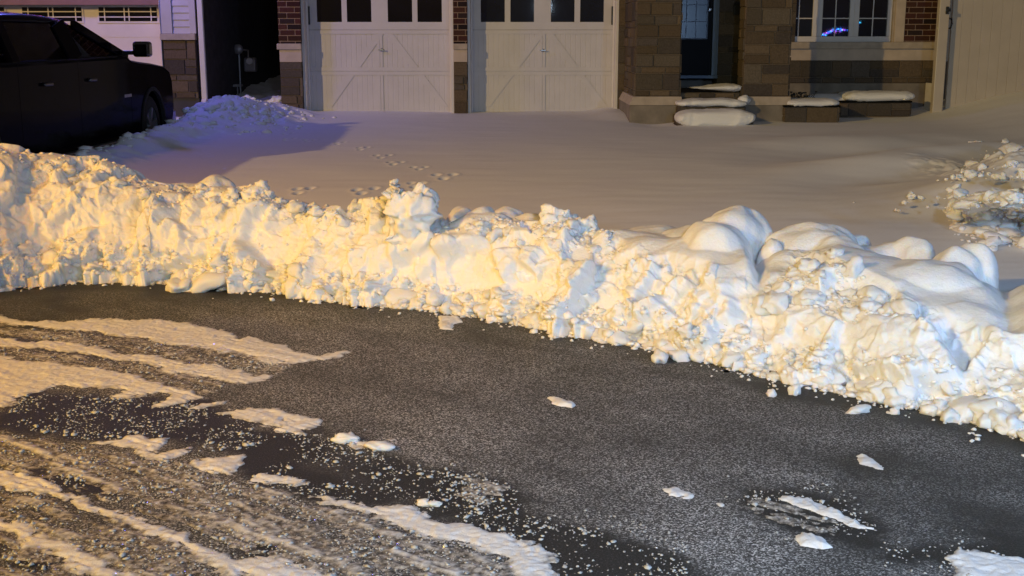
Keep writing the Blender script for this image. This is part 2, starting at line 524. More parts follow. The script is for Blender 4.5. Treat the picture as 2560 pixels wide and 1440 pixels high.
# animal tracks: clusters of dents
TR = [(715, 335, 1), (742, 324, .8), (722, 348, 1), (772, 352, 1), (850, 358, 1), (905, 372, 1.1), (955, 392, 1.2), (990, 408, 1.2), (1050, 421, 1.1), (1112, 441, 1.5), (755, 478, 1.3), (915, 479, 1.4), (1040, 463, 1.2), (700, 322, .7)]
def track_dents(X, Y, z):
    rr = random.Random(5)
    for (u, v, k) in TR:
        zz = 0.36
        for _ in range(3):
            g = gnd(u, v, zz)
            zz = float(snow_height(np.array([g[0]]), np.array([g[1]]))[0])
        gx, gy, _ = gnd(u, v, zz)
        for j in range(3):
            o = [(-0.055, 0.05), (0.045, 0.07), (-0.01, -0.06), (0.085, -0.02)][j]
            cx = gx + o[0] * k + rr.uniform(-.015, .015); cy = gy + o[1] * 1.6 * k + rr.uniform(-.03, .03)
            sx, sy = 0.020 * k, 0.050 * k
            m = (np.abs(X - cx) < 0.25) & (np.abs(Y - cy) < 0.4)
            q = ((X[m] - cx) / sx) ** 2 + ((Y[m] - cy) / sy) ** 2
            z[m] += -0.020 * k * np.exp(-q) + 0.004 * k * np.exp(-((np.sqrt(q) - 1.9) ** 2) * 2.6)
    return z

xs = np.arange(-5.9, 9.6, 0.016)
ys = [5.2]
while ys[-1] < 19.35: ys.append(ys[-1] + 0.0018 * ys[-1])
ys = np.array(ys)
GX, GY = np.meshgrid(xs, ys)
X, Y = GX.ravel(), GY.ravel()
Z = track_dents(X, Y, snow_height(X, Y))
yb = np.interp(X, CW[:, 0], CW[:, 1])        # the yard snow runs up under the bank's back
Z = Z * sstep(yb - 0.15, yb + 0.45, Y) - 0.05 * (1 - sstep(yb - 0.15, yb + 0.45, Y))
F = grid_faces(len(ys), len(xs))
keep = (Y > yb - 0.12) & (Z > -0.08)
F = F[keep[F].all(1)]
V, F, _ = compact(np.stack([X, Y, Z], 1), F)
o = bpy.data.objects.new('ground_snow', np_mesh('ground_snow', V, F, M['snow']))
put(o); tag(o, 'smooth untouched snow covering the driveway up to the garage doors', kind='structure')

# snow in the narrow passage between the houses
xs2, ys2 = np.arange(-5.0, -3.5, 0.03), np.arange(19.0, 27, 0.03)
GX, GY = np.meshgrid(xs2, ys2); X, Y = GX.ravel(), GY.ravel()
P2 = np.stack([X, Y, X * 0], 1)
Z = 0.52 + 0.05 * (Y - 19) + 0.06 * fbm(P2 * 1.3, 4, 77) + 0.05 * facet(P2 * 2.5, 78, 10)
o = bpy.data.objects.new('path_snow', np_mesh('path_snow', np.stack([X, Y, Z], 1), grid_faces(len(ys2), len(xs2)), M['snow']))
put(o); tag(o, 'snow lying in the dark passage between the houses', kind='structure')

# base ground and neighbour's cleared driveway
mb = MB(); mb.box(-60, 60, -45, 90, -0.6, -0.12); tag(mb.build('ground', M['earth']), kind='structure')
mb = MB(); mb.box(-11, -4.3, 7.0, 18.9, -0.1, 0.10); tag(mb.build('driveway', M['driveway']), 'dark cleared asphalt driveway under the pickup truck', kind='structure')

# ------------------------------------------------------------------ plowed snow bank
def resample(A, ds):
    d = np.r_[0, np.cumsum(np.linalg.norm(np.diff(A, axis=0), axis=1))]
    n = int(d[-1] / ds) + 1
    t = np.linspace(0, d[-1], n)
    return t, d
DS = 0.0062
dist = np.r_[0, np.cumsum(np.linalg.norm(np.diff(FW[:, :2], axis=0), axis=1))]
ns = int(dist[-1] / DS)
S = np.linspace(0, dist[-1], ns)
U = np.interp(S, dist, US)
FS = np.stack([np.interp(S, dist, FW[:, k]) for k in range(3)], 1)
CS = np.stack([np.interp(S, dist, CW[:, k]) for k in range(3)], 1)
prof = np.array([(0.00, -.06), (.015, .03), (.06, .12), (.14, .30), (.26, .52), (.42, .74), (.62, .90), (.85, .985), (1.0, 1.0), (1.2, .97), (1.5, .84), (1.9, .62), (2.4, .40)])
pl = np.r_[0, np.cumsum(np.hypot(np.diff(prof[:, 0] * .8), np.diff(prof[:, 1] * .62)))]
nt_ = 250
tt = np.linspace(0, 1, nt_)
tw = np.where(tt < .82, tt / .82 * .62, .62 + (tt - .82) / .18 * .38) * pl[-1]   # finer on the face than on the back
pn = np.interp(tw, pl, prof[:, 0]); pz = np.interp(tw, pl, prof[:, 1])
ker = np.exp(-np.linspace(-2, 2, 17) ** 2); ker /= ker.sum()
sm = lambda a: np.r_[a[:8], np.convolve(a, ker, 'valid'), a[-8:]]
pn, pz = sm(pn), sm(pz)
D2 = CS - FS
BX = FS[:, None, 0] + D2[:, None, 0] * pn[None, :]
BY = FS[:, None, 1] + D2[:, None, 1] * pn[None, :]
BZ = CS[:, None, 2] * pz[None, :]
B = np.stack([BX, BY, BZ], 2)
gs = np.gradient(B, axis=0); gt = np.gradient(B, axis=1)
N = np.cross(gs, gt); N /= np.linalg.norm(N, axis=2, keepdims=True) + 1e-9
if N[ns // 2, 60, 1] > 0: N = -N
P = B.reshape(-1, 3); Nf = N.reshape(-1, 3)
Uf = np.repeat(U, nt_); Tf = np.tile(pz, ns); PNf = np.tile(pn, ns)
back = PNf > 1.0
# how churned the snow is: right-hand top keeps its smooth fresh cap
lim = np.interp(Uf, [-420, 1050, 1150, 1450, 1560, 1750, 1900, 1980, 2080, 2160, 2260, 2420, 2560, 3000], [1.3, 1.3, .93, 1.2, .90, .76, .76, .97, .97, .90, .80, .74, .72, .7])
heightcoord = np.where(back, 2 - Tf, Tf)
rough = sstep(lim + .10, lim - .08, heightcoord)
rough = np.maximum(rough, 0.04)
broad = fbm(P * 1.3, 3, 5)
slick = sstep(-0.12, 0.22, fbm(P * np.array([1.2, 1.2, 1.6]), 2, 99) + 0.12) * sstep(.15, .4, heightcoord)      # plow-smoothed panels
wq = P + 0.018 * np.stack([fbm(P * 7, 2, 301), fbm(P * 7, 2, 302), fbm(P * 7, 2, 303)], 1)
d = 0.075 * broad
d = d + rough * (0.066 * facet(wq * 2.6, 1, 30, 1.3) + (0.050 - 0.026 * slick) * facet(wq * 5.2, 2, 30, 1.5) + (0.026 - 0.017 * slick) * facet(wq * 12.0, 3, 26, 1.5) + (0.012 - 0.008 * slick) * facet(wq * 27.0, 4, 22, 1.5))
d = d + rough * (0.004 - 0.003 * slick) * fbm(P * 40, 3, 31)
low = sstep(.36, .06, heightcoord)
d = d + rough * low * (0.085 * nodule(P * 9.0, 51, .6) + 0.045 * nodule(P * 19.0, 52, .7))
top = sstep(.75, 1.0, heightcoord) * sstep(1560, 1480, Uf)
d = d + rough * top * (0.10 * nodule(P * 7.0, 53, .5) + 0.035 * nodule(P * 18.0, 54, .6))
d = d + (1 - rough) * 0.03 * fbm(P * 2.6, 2, 66)
d = d * sstep(0.0, 0.03, Tf + .06)
d = np.maximum(d, -.085)
cl_ = sstep(.80, .98, heightcoord) * sstep(1.9, 1.4, heightcoord)
d = d * (1 - cl_) + np.clip(d, -.07, .05) * cl_
cw = sstep(.72, .95, heightcoord) * sstep(1.9, 1.4, heightcoord) * sstep(1050, 1150, Uf)
d = d * (1 - cw) + np.clip(d, -.08, .035) * cw
P = P + Nf * d[:, None]
P[:, 2] = np.where(PNf < 0.02, np.minimum(P[:, 2], 0.0), P[:, 2])
DOMES = [(1838, 517, 6.95, .26, .26, .27), (1790, 552, 6.68, .22, .20, .22), (2030, 556, 6.75, .26, .25, .20), (2085, 562, 6.80, .14, .2, .16), (2098, 592, 6.52, .15, .18, .15), (2285, 590, 6.55, .13, .16, .16),
         (2240, 604, 6.60, .16, .18, .15), (2180, 612, 6.64, .24, .2, .14), (2440, 608, 6.2, .13, .15, .17), (2385, 618, 6.15, .13, .17, .15), (2330, 652, 5.95, .24, .22, .14), (2150, 590, 6.9, .1, .12, .12), (538, 434, 8.85, .16, .2, .16), (470, 455, 8.85, .26, .2, .12), (400, 474, 8.7, .16, .2, .1),
         (1205, 514, 7.58, .09, .12, .10), (1215, 532, 7.48, .20, .16, .10), (1268, 516, 7.8, .12, .14, .11), (1150, 518, 7.95, .12, .14, .11), (1325, 532, 7.62, .13, .14, .10), (1640, 566, 7.3, .26, .2, .10), (1560, 572, 7.35, .16, .16, .08), (1725, 566, 7.1, .16, .16, .10)]
wob = P + .05 * np.stack([fbm(P * 4.5, 3, 401), fbm(P * 4.5, 3, 402), fbm(P * 4.5, 2, 403)], 1)
domew = sstep(.50, .72, heightcoord)
B3 = B.reshape(-1, 3)
P[:, 2] -= .055 * np.exp(-((Uf - 2520) / 34) ** 2) * sstep(.70, .95, heightcoord)      # shaded hollow near the right edge
P[:, 2] -= .07 * np.exp(-((Uf - 1893) / 17) ** 2) * sstep(.70, .90, heightcoord)      # dark cleft beside the tall dome
for (u_, v_, Y_, rx_, ry_, rz_) in DOMES:
    tx, ty, tz = at(u_, v_, Y_)
    q = np.sqrt(((wob[:, 0] - tx) / rx_) ** 2 + ((wob[:, 1] - ty) / ry_) ** 2)
    wd_ = (domew * sstep(1.25, 1.0, q))[:, None]
    P[:, :2] = P[:, :2] * (1 - wd_) + B3[:, :2] * wd_
    q = np.sqrt(((P[:, 0] + (wob[:, 0] - P[:, 0]) * .0 + .05 * fbm(B3 * 4.5, 2, 401) - tx) / rx_) ** 2 + ((P[:, 1] + .05 * fbm(B3 * 4.5, 2, 402) - ty) / ry_) ** 2)
    ze = tz - rz_ + np.where(q < 1, rz_ * np.sqrt(np.clip(1 - q * q, 0, 1)), -1.2 * (q - 1))
    ze = ze + .02 * fbm(P * 5.0, 2, 405)
    k_ = .045
    hh = np.clip(.5 + .5 * (ze - P[:, 2]) / k_, 0, 1)
    zn = P[:, 2] * (1 - hh) + ze * hh + k_ * hh * (1 - hh)
    P[:, 2] = P[:, 2] + (np.maximum(zn, P[:, 2]) - P[:, 2]) * np.where(q < 1.5, domew, 0)
BANKP, BANKU, BANKT, BANKB, BANKR = P, Uf, heightcoord, back, rough
bank = bpy.data.objects.new('snow_bank', np_mesh('snow_bank', P, grid_faces(ns, nt_)[:, ::-1], M['bank']))
put(bank); tag(bank, 'long churned bank of plowed white snow across the driveway mouth', 'snow bank')

# ------------------------------------------------------------------ snow chunks and mounds
def ico(sub):
    bm = bmesh.new(); bmesh.ops.create_icosphere(bm, subdivisions=sub, radius=1.0)
    v = np.array([x.co[:] for x in bm.verts]); f = np.array([[w.index for w in q.verts] for q in bm.faces]); bm.free()
    return v, f
ICO1, ICO2, ICO3, ICO4 = ico(1), ico(2), ico(3), ico(4)

def lump_v(base, seed, amp=0.35, fr=1.2, fine=0.05):
    v = base * (1 + amp * facet(base * fr + seed * 7.3, seed, 20, 1.4)[:, None] + fine * fbm(base * 5 + seed, 2, seed)[:, None])
    return v
CH_ME = [np_mesh('snow_chunk', lump_v(ICO3[0], k + 1, 0.30 + .02 * (k % 5)), ICO3[1], M['bank']) for k in range(14)]

def chunk(name, loc, r, label, cat, group, k=None, flat=0.75, rz=None, sc=None):
    o = bpy.data.objects.new(name, CH_ME[random.randrange(14) if k is None else k])
    o.location = loc
    o.rotation_euler = (random.uniform(-.3, .3), random.uniform(-.3, .3), random.uniform(0, 6.28) if rz is None else rz)
    o.scale = sc if sc else (r * random.uniform(.85, 1.25), r * random.uniform(.85, 1.2), r * flat * random.uniform(.8, 1.15))
    put(o)
    return tag(o, label, cat, group)

# chunks lying along the foot
nfoot = 0
while nfoot < 150:
    u = random.uniform(-60, 2640)
    f = foot_pt(u)
    r = min(0.085, 0.020 + random.expovariate(1 / 0.020))
    outw = random.uniform(-.07, .04) - (0.02 if r > .05 else 0)
    d = Vector((f[0], f[1], 0)).normalized()
    chunk('snow_chunk', (f[0] - d.x * outw, f[1] - d.y * outw, r * .42), r, 'loose white snow chunk lying at the foot of the plowed bank', 'snow chunk', 'snow chunks along the foot of the bank')
    nfoot += 1
# chunks stuck on the face and crest
idx = np.nonzero((BANKR > .6) & ~BANKB & (BANKU > -40) & (BANKU < 2600))[0]
idc = idx[(BANKT[idx] > .86) & (BANKU[idx] < 1530)]
idr = idx[(BANKT[idx] > .62) & (BANKU[idx] > 1900) & (BANKU[idx] < 2260)]
idl = idx[(BANKT[idx] < .35)]
for ids, n, lab, grp, rr in ((idc, 46, 'snow lump stuck on the crest of the plowed bank', 'snow lumps along the crest of the bank', (.022, .055)),
                             (idr, 26, 'snow lump on the broken shoulder right of the rounded mound', 'snow lumps on the right shoulder of the bank', (.025, .060)),
                             (idl, 46, 'snow chunk caught low on the face of the bank', 'snow chunks on the lower face of the bank', (.025, .065))):
    for q in RNG.choice(ids, n, replace=False):
        p = BANKP[q]
        r = random.uniform(*rr)
        chunk('snow_lump' if ids is not idl else 'snow_chunk', (p[0], p[1], p[2] + r * .1), r, lab, 'snow lump' if ids is not idl else 'snow chunk', grp)

def crumbs(name, pts, rad, seed, mat, flat=.7, **kw):
    vs, fs, b = [], [], 0
    var = [lump_v(ICO1[0], 60 + k, .4) for k in range(8)]
    rg = np.random.default_rng(seed)
    for i, (p, r) in enumerate(zip(pts, rad)):
        a = rg.uniform(0, 6.28); c, s = math.cos(a), math.sin(a)
        v = var[i % 8] * np.array([r * rg.uniform(.7, 1.5), r * rg.uniform(.7, 1.2), r * flat * rg.uniform(.6, 1.2)])
        v = np.stack([v[:, 0] * c - v[:, 1] * s, v[:, 0] * s + v[:, 1] * c, v[:, 2]], 1) + p
        vs.append(v); fs.append(ICO1[1] + b); b += len(v)
    o = bpy.data.objects.new(name, np_mesh(name, np.concatenate(vs), np.concatenate(fs), mat))
    put(o)
    return tag(o, **kw)

pts, rad = [], []
for k in range(5200):
    u = random.uniform(-80, 2700)
    f = foot_pt(u); d = Vector((f[0], f[1], 0)).normalized()
    r = min(.040, .003 + random.expovariate(1 / .0058))
    w = random.uniform(-.07, .035) if random.random() < .88 else random.expovariate(1 / .06)
    pts.append((f[0] - d.x * w, f[1] - d.y * w, r * .4)); rad.append(r)
for q in RNG.choice(idl, 2000, replace=False):
    p = BANKP[q]; r = min(.04, .004 + random.expovariate(1 / .008)); pts.append(tuple(p)); rad.append(r)
for q in np.r_[RNG.choice(idr, 300, replace=False), RNG.choice(idc, 520, replace=False), RNG.choice(idx, 260, replace=False)]:
    p = BANKP[q]; r = random.uniform(.006, .02); pts.append(tuple(p)); rad.append(r)
crumbs('snow_crumbs', pts, rad, 3, M['bank'], label='fine crumbs of broken snow scattered along the bank', cat=None, kind='stuff')

# blob: rounded mound of fresh snow
def blob(name, u, v, Y, rx, ry, rz, seed, label, cat, group=None, amp=.12, mat='snow', rot=0.0, fr=.9, sharp=10):
    x, y, z = at(u, v, Y)                  # top point of the mound
    base = ICO4[0] if max(rx, rz) < .6 else ICO4[0]
    w = base * (1 + amp * fbm(base * fr + seed * 3.1, 3, seed)[:, None])
    w = w * np.array([rx, ry, rz])
    c, s = math.cos(rot), math.sin(rot)
    w = np.stack([w[:, 0] * c - w[:, 1] * s, w[:, 0] * s + w[:, 1] * c, w[:, 2]], 1)
    o = bpy.data.objects.new(name, np_mesh(name, w, ICO4[1], M[mat]))
    o.location = (x, y, z - w[:, 2].max())
    put(o)
    return tag(o, label, cat, group)

G2 = 'rounded fresh snow mounds on the bank'
blob('snow_mound', 1930, 596, 6.62, .075, .12, .145, 8, 'small bluish block of snow leaning beside the dark hole', 'snow mound', G2, .16, 'bank')
blob('snow_mound', 2540, 575, 8.0, .24, .3, .25, 22, 'soft snow hump at the right edge beyond the blue hollow', 'snow mound', G2, .16)
blob('snow_mound', 2440, 560, 8.3, .22, .25, .2, 23, 'low wind-smoothed hump below the field of chunks', 'snow mound', G2, .16)

# jagged upright block on the crest
def jag(name, outline, Y, thick, label, cat, seed, lean=0.0):
    pts2 = [at(u, v, Y) for u, v in outline]
    cx = sum(p[0] for p in pts2) / len(pts2); zb = min(p[2] for p in pts2)
    bm = bmesh.new()
    vs = [bm.verts.new((p[0] - cx, -thick / 2, p[2] - zb)) for p in pts2]
    f = bm.faces.new(vs)
    ex = bmesh.ops.extrude_face_region(bm, geom=[f])
    for w in [g for g in ex['geom'] if isinstance(g, bmesh.types.BMVert)]: w.co.y += thick
    bmesh.ops.triangulate(bm, faces=bm.faces)
    for _ in range(4):
        bmesh.ops.subdivide_edges(bm, edges=[e for e in bm.edges if e.calc_length() > .025], cuts=1, use_grid_fill=False)
        bmesh.ops.triangulate(bm, faces=bm.faces)
    for _ in range(2):
        bmesh.ops.smooth_vert(bm, verts=bm.verts, factor=.35, use_axis_x=True, use_axis_y=True, use_axis_z=True)
    bmesh.ops.recalc_face_normals(bm, faces=bm.faces)
    bm.normal_update()
    v = np.array([w.co[:] for w in bm.verts]); n = np.array([w.normal[:] for w in bm.verts])
    d = .045 * facet(v * 8 + seed, seed, 26, 1.5) + .020 * facet(v * 19 + seed, seed + 1, 22, 1.5) + .004 * fbm(v * 60, 2, seed)
    v = v + n * d[:, None]
    v[:, 1] += lean * v[:, 2]
    fa = np.array([[q.index for q in w.verts] for w in bm.faces]); bm.free()
    o = bpy.data.objects.new(name, np_mesh(name, v, fa, M['bank']))
    o.location = (cx, Y, zb)
    put(o)
    return tag(o, label, cat)

jag('snow_block', [(962, 600), (966, 545), (977, 510), (972, 480), (976, 458), (990, 455), (998, 470), (1020, 474), (1050, 486), (1076, 496), (1082, 525), (1080, 560), (1085, 610)], 7.42, .24, 'jagged pale yellow block of snow standing up from the crest', 'snow block', 5)
jag('snow_block', [(1350, 610), (1356, 550), (1372, 532), (1400, 530), (1418, 545), (1425, 610)], 7.28, .2, 'squarish block of snow on the crest near the middle', 'snow block', 15)
jag('snow_block', [(1420, 610), (1425, 552), (1445, 544), (1470, 552), (1482, 540), (1494, 548), (1492, 575), (1510, 612)], 7.24, .2, 'toothed block of snow right of the squarish crest block', 'snow block', 25)

# named loose chunks
def chunk_at(u, v, rx, ry, rz, label, k, rot=0.0, lift=.55):
    x, y, z = gnd(u, v)
    o = chunk('snow_chunk', (x, y, rz * lift), 0, label, 'snow chunk', None, k=k, rz=rot, sc=(rx, ry, rz))
    return o
chunk_at(512, 727, .135, .085, .065, 'long pinkish-white slab of snow on the asphalt below the left half of the bank', 2, .1)
chunk_at(452, 728, .075, .07, .05, 'pale snow lump just left of the long slab', 4)
chunk_at(738, 742, .062, .07, .085, 'upright yellowish snow lump at the bank foot right of the long slab', 5)
chunk_at(1648, 905, .042, .05, .042, 'round grey-white snow chunk ahead of the bank, one of a close pair', 6)
chunk_at(1698, 900, .05, .04, .03, 'flat grey-white snow chunk beside the round one ahead of the bank', 7)
chunk_at(1745, 868, .105, .09, .10, 'big boulder of snow at the bank foot below the tall dome', 8, lift=.7)
chunk_at(1929, 990, .022, .022, .020, 'small rounded snow chunk alone on the asphalt', 1)
chunk_at(1987, 987, .024, .022, .030, 'small blocky snow chunk alone on the asphalt', 9)
chunk_at(2150, 1030, .058, .030, .022, 'long low snow chunk lying off the bank foot', 3, .5)
chunk_at(2236, 1034, .020, .022, .022, 'pebble-sized snow chunk between the long low one and the bank', 11)
chunk_at(2380, 1052, .050, .045, .038, 'cone-shaped snow chunk at the bank foot near the right edge', 10)
chunk_at(862, 1104, .050, .034, .020, 'ragged clump of grey snow at the edge of the dark crumb strip', 12)
chunk_at(950, 1122, .046, .034, .020, 'rounded grey clump of snow right of the ragged one on the road', 13)
chunk_at(1057, 1262, .026, .018, .012, 'white chip of ice lying on the dark tyre strip, left of a pair', 0)
chunk_at(1087, 1264, .026, .016, .012, 'white chip of ice lying on the dark tyre strip, right of a pair', 3)

# field of chunks at the right edge of the yard
def surf(u, v):
    z = .45
    for _ in range(4):
        g = gnd(u, v, z); z = float(snow_height(np.array([g[0]]), np.array([g[1]]))[0])
    return gnd(u, v, z)
for k in range(140):
    if k == 0: u, v, r = 2450, 455, .105
    elif k == 1: u, v, r = 2530, 380, .105
    else:
        v = random.triangular(340, 640, 500)
        u = random.uniform(2378 + max(0, (480 - v)) * .55 + max(0, v - 555) * 1.1, 2610); r = min(.12, .026 + random.expovariate(1 / .024))
    x, y, z = surf(u, v)
    lab = ('largest pale snow boulder at the left tip of the right-hand chunk field', 'hazy snow boulder at the top of the right-hand chunk field')[k] if k < 2 else 'tumbled snow chunk in the heap at the right edge of the yard'
    chunk('snow_chunk', (x, y, z + r * .3), r, lab, 'snow chunk', None if k < 2 else 'chunks heaped at the right edge of the yard')
cp, cr = [], []
for k in range(700):
    v = random.triangular(350, 620, 510); u = random.uniform(2372 + max(0, (490 - v)) * .5 + max(0, v - 550) * 1.0, 2640)
    x, y, z = surf(u, v) if k % 3 == 0 else (x + random.uniform(-.12, .12), y + random.uniform(-.12, .12), z)
    cp.append((x, y, z + .005)); cr.append(min(.03, .006 + random.expovariate(1 / .009)))
for (u, v, r) in ((2278, 494, .034), (2304, 498, .022), (2262, 510, .022), (2345, 497, .014), (2240, 527, .014), (2248, 528, .012), (2345, 452, .012), (2382, 458, .014), (2395, 478, .02), (2410, 488, .024), (2135, 507, .008), (2320, 518, .014)):
    x, y, z = surf(u, v); chunk('snow_chunk', (x, y, z + r * .4), r, 'small stray snow ball on smooth snow left of the right-hand chunk field', 'snow chunk', 'stray snow balls beside the chunk field')
crumbs('snow_crumbs', cp, cr, 13, M['bank'], label='fine crumbs of snow between the chunks at the right edge', kind='stuff')
# rubble on the heap by the passage
cp, cr = [], []
for k in range(420):
    x = random.gauss(-4.0, .5); y = random.gauss(17.2, .9)
    if x < -4.6 or y > 18.8: continue
    z = float(snow_height(np.array([x]), np.array([y]))[0])
    cp.append((x, y, z)); cr.append(min(.09, .012 + random.expovariate(1 / .022)))
for k in range(160):
    y = random.uniform(11.5, 17); x = -4.42 + random.gauss(0, .12)
    z = float(snow_height(np.array([x]), np.array([y]))[0])
    cp.append((x, y, z)); cr.append(min(.06, .01 + random.expovariate(1 / .018)))
crumbs('snow_rubble', cp, cr, 23, M['snow'], label='broken snow scattered over the shaded heap beside the truck', kind='stuff')
x, y, z = at(690, 250, 19.6)
chunk('snow_chunk', (x, y, z), .1, 'pale snow lump alone in the dark passage between the houses', 'snow chunk', None, sc=(.12, .1, .07))

# ------------------------------------------------------------------ road with tracked snow
CLEAN = [
 [(-300, 770), (0, 790), (45, 800), (150, 804), (300, 796), (480, 806), (580, 830), (598, 846), (640, 842), (720, 866), (752, 882), (800, 886), (845, 877), (888, 877), (860, 892), (800, 903), (740, 914), (660, 902), (560, 882), (420, 858), (250, 834), (100, 822), (0, 812), (-300, 790)],
 [(-300, 815), (0, 840), (60, 852), (180, 856), (400, 893), (560, 916), (690, 941), (660, 956), (600, 962), (480, 938), (330, 908), (180, 882), (0, 866), (-300, 840)],
 [(-300, 870), (0, 890), (120, 906), (270, 926), (380, 950), (480, 976), (515, 990), (470, 1004), (395, 1022), (378, 1010), (432, 988), (400, 978), (330, 994), (262, 998), (300, 976), (235, 972), (150, 962), (75, 985), (22, 1022), (-40, 1032), (-300, 1010)],
 [(540, 1036), (570, 1025), (630, 1013), (700, 1018), (780, 1040), (815, 1051), (790, 1070), (762, 1086), (700, 1085), (670, 1076), (690, 1066), (620, 1056)],
 [(465, 1026), (510, 1010), (570, 1005), (545, 1020), (482, 1034)],
 [(820, 1100), (870, 1080), (900, 1100), (985, 1100), (980, 1120), (930, 1125), (850, 1120)],
 [(215, 1106), (250, 1101), (330, 1095), (362, 1106), (432, 1100), (404, 1126), (482, 1115), (462, 1146), (420, 1148), (330, 1125)],
 [(478, 1162), (530, 1141), (615, 1141), (612, 1165), (560, 1182), (500, 1180)],
 [(598, 1202), (650, 1179), (720, 1186), (782, 1196), (770, 1215), (700, 1211), (640, 1217)],
 [(-200, 1110), (0, 1167), (120, 1203), (230, 1248), (360, 1298), (520, 1362), (590, 1398), (650, 1450), (560, 1460), (500, 1398), (380, 1345), (250, 1290), (120, 1240), (0, 1203), (-200, 1150)],
 [(-200, 1230), (0, 1290), (80, 1320), (160, 1354), (260, 1394), (380, 1445), (250, 1450), (150, 1402), (60, 1366), (0, 1340), (-200, 1290)],
 [(760, 1246), (830, 1242), (900, 1256), (1000, 1262), (1100, 1298), (1200, 1324), (1290, 1345), (1360, 1374), (1400, 1420), (1420, 1470), (1290, 1470), (1255, 1400), (1150, 1370), (1050, 1332), (950, 1302), (860, 1276)],
 [(560, 1400), (640, 1395), (760, 1410), (860, 1440), (900, 1480), (640, 1480)],
 [(2360, 1402), (2400, 1376), (2480, 1390), (2560, 1396), (2800, 1420), (2800, 1500), (2390, 1480)],
]
DIRTY = [
 [(-300, 790), (0, 812), (420, 858), (740, 912), (690, 940), (400, 892), (180, 856), (0, 838), (-300, 812)],
 [(-300, 838), (0, 866), (330, 908), (600, 962), (520, 985), (300, 930), (0, 890), (-300, 870)],
 [(-300, 1050), (0, 1078), (130, 1105), (300, 1130), (450, 1155), (500, 1185), (620, 1215), (740, 1236), (700, 1300), (690, 1395), (560, 1360), (400, 1300), (200, 1225), (130, 1200), (0, 1160), (-300, 1090)],
 [(-300, 1180), (0, 1210), (250, 1295), (500, 1400), (560, 1470), (380, 1470), (260, 1395), (80, 1322), (0, 1290), (-300, 1220)],
 [(720, 1256), (860, 1280), (1050, 1335), (1255, 1400), (1290, 1480), (680, 1480), (690, 1300)],
 [(-200, 1340), (0, 1342), (150, 1402), (250, 1460), (-200, 1480)],
 [(1140, 1240), (1150, 1200), (1185, 1186), (1282, 1216), (1262, 1240), (1185, 1268)],
 [(1860, 1240), (1930, 1235), (2010, 1278), (2100, 1310), (2080, 1335), (1960, 1310), (1870, 1270)],
 [(2390, 1440), (2500, 1400), (2800, 1430), (2800, 1500), (2390, 1480)],
]
STRIP = [  # wet dark strips with crumbs
 [(20, 1022), (75, 985), (330, 996), (500, 1010), (560, 1030), (670, 1078), (800, 1085), (920, 1115), (1000, 1140), (1160, 1185), (1290, 1225), (1330, 1290), (1500, 1330), (1700, 1400), (1760, 1470), (1430, 1470), (1380, 1375), (1200, 1320), (1000, 1258), (760, 1238), (620, 1200), (600, 1140), (430, 1095), (200, 1100), (0, 1062)],
 [(640, 1340), (700, 1300), (720, 1330), (690, 1398), (650, 1380)],
 [(-50, 1360), (60, 1370), (120, 1400), (20, 1420)],
 [(0, 1158), (280, 1196), (330, 1190), (400, 1215), (240, 1240), (120, 1200)],
 [(1870, 1225), (1960, 1225), (2110, 1270), (2200, 1320), (2160, 1345), (2000, 1320), (1880, 1275)],
 [(2250, 1390), (2370, 1370), (2600, 1385), (2600, 1400), (2380, 1385)],
]
def wpoly(poly): return np.array([gnd(u, v)[:2] for u, v in poly])

def sdf(poly, px, py):                   # positive inside
    d = np.full(px.shape, 1e9); ins = np.zeros(px.shape, bool)
    n = len(poly)
    for i in range(n):
        (ax, ay), (bx, by) = poly[i], poly[(i + 1) % n]
        ex, ey = bx - ax, by - ay
        t = np.clip(((px - ax) * ex + (py - ay) * ey) / (ex * ex + ey * ey + 1e-12), 0, 1)
        d = np.minimum(d, np.hypot(px - ax - t * ex, py - ay - t * ey))
        with np.errstate(divide='ignore', invalid='ignore'):
            ins ^= ((ay > py) != (by > py)) & (px < (bx - ax) * (py - ay) / (by - ay) + ax)
    return np.where(ins, d, -d)

cx0, cx1, cy0, cy1, cs = -4.6, 3.6, 3.0, 8.6, 0.02
cgx, cgy = np.arange(cx0, cx1, cs), np.arange(cy0, cy1, cs)
CGX, CGY = np.meshgrid(cgx, cgy)
def field(polys):
    out = np.full(CGX.shape, -9.0)
    for p in polys: out = np.maximum(out, sdf(wpoly(p), CGX, CGY))
    return out
def samp(Fd, x, y):
    fx = np.clip((x - cx0) / cs, 0, len(cgx) - 1.001); fy = np.clip((y - cy0) / cs, 0, len(cgy) - 1.001)
    i, j = fx.astype(int), fy.astype(int); a, b = fx - i, fy - j
    return (Fd[j, i] * (1 - a) + Fd[j, i + 1] * a) * (1 - b) + (Fd[j + 1, i] * (1 - a) + Fd[j + 1, i + 1] * a) * b
FC, FDI, FST = field(CLEAN), field(DIRTY), field(STRIP)

# direction of travel of the tracks, for stretched texture
TD = Vector(gnd(590, 1398)[:2]) - Vector(gnd(0, 1185)[:2]); TD.normalize()
def along(x, y, sa, sc_):
    return np.stack([(x * TD.x + y * TD.y) * sa, (-x * TD.y + y * TD.x) * sc_, x * 0], 1)

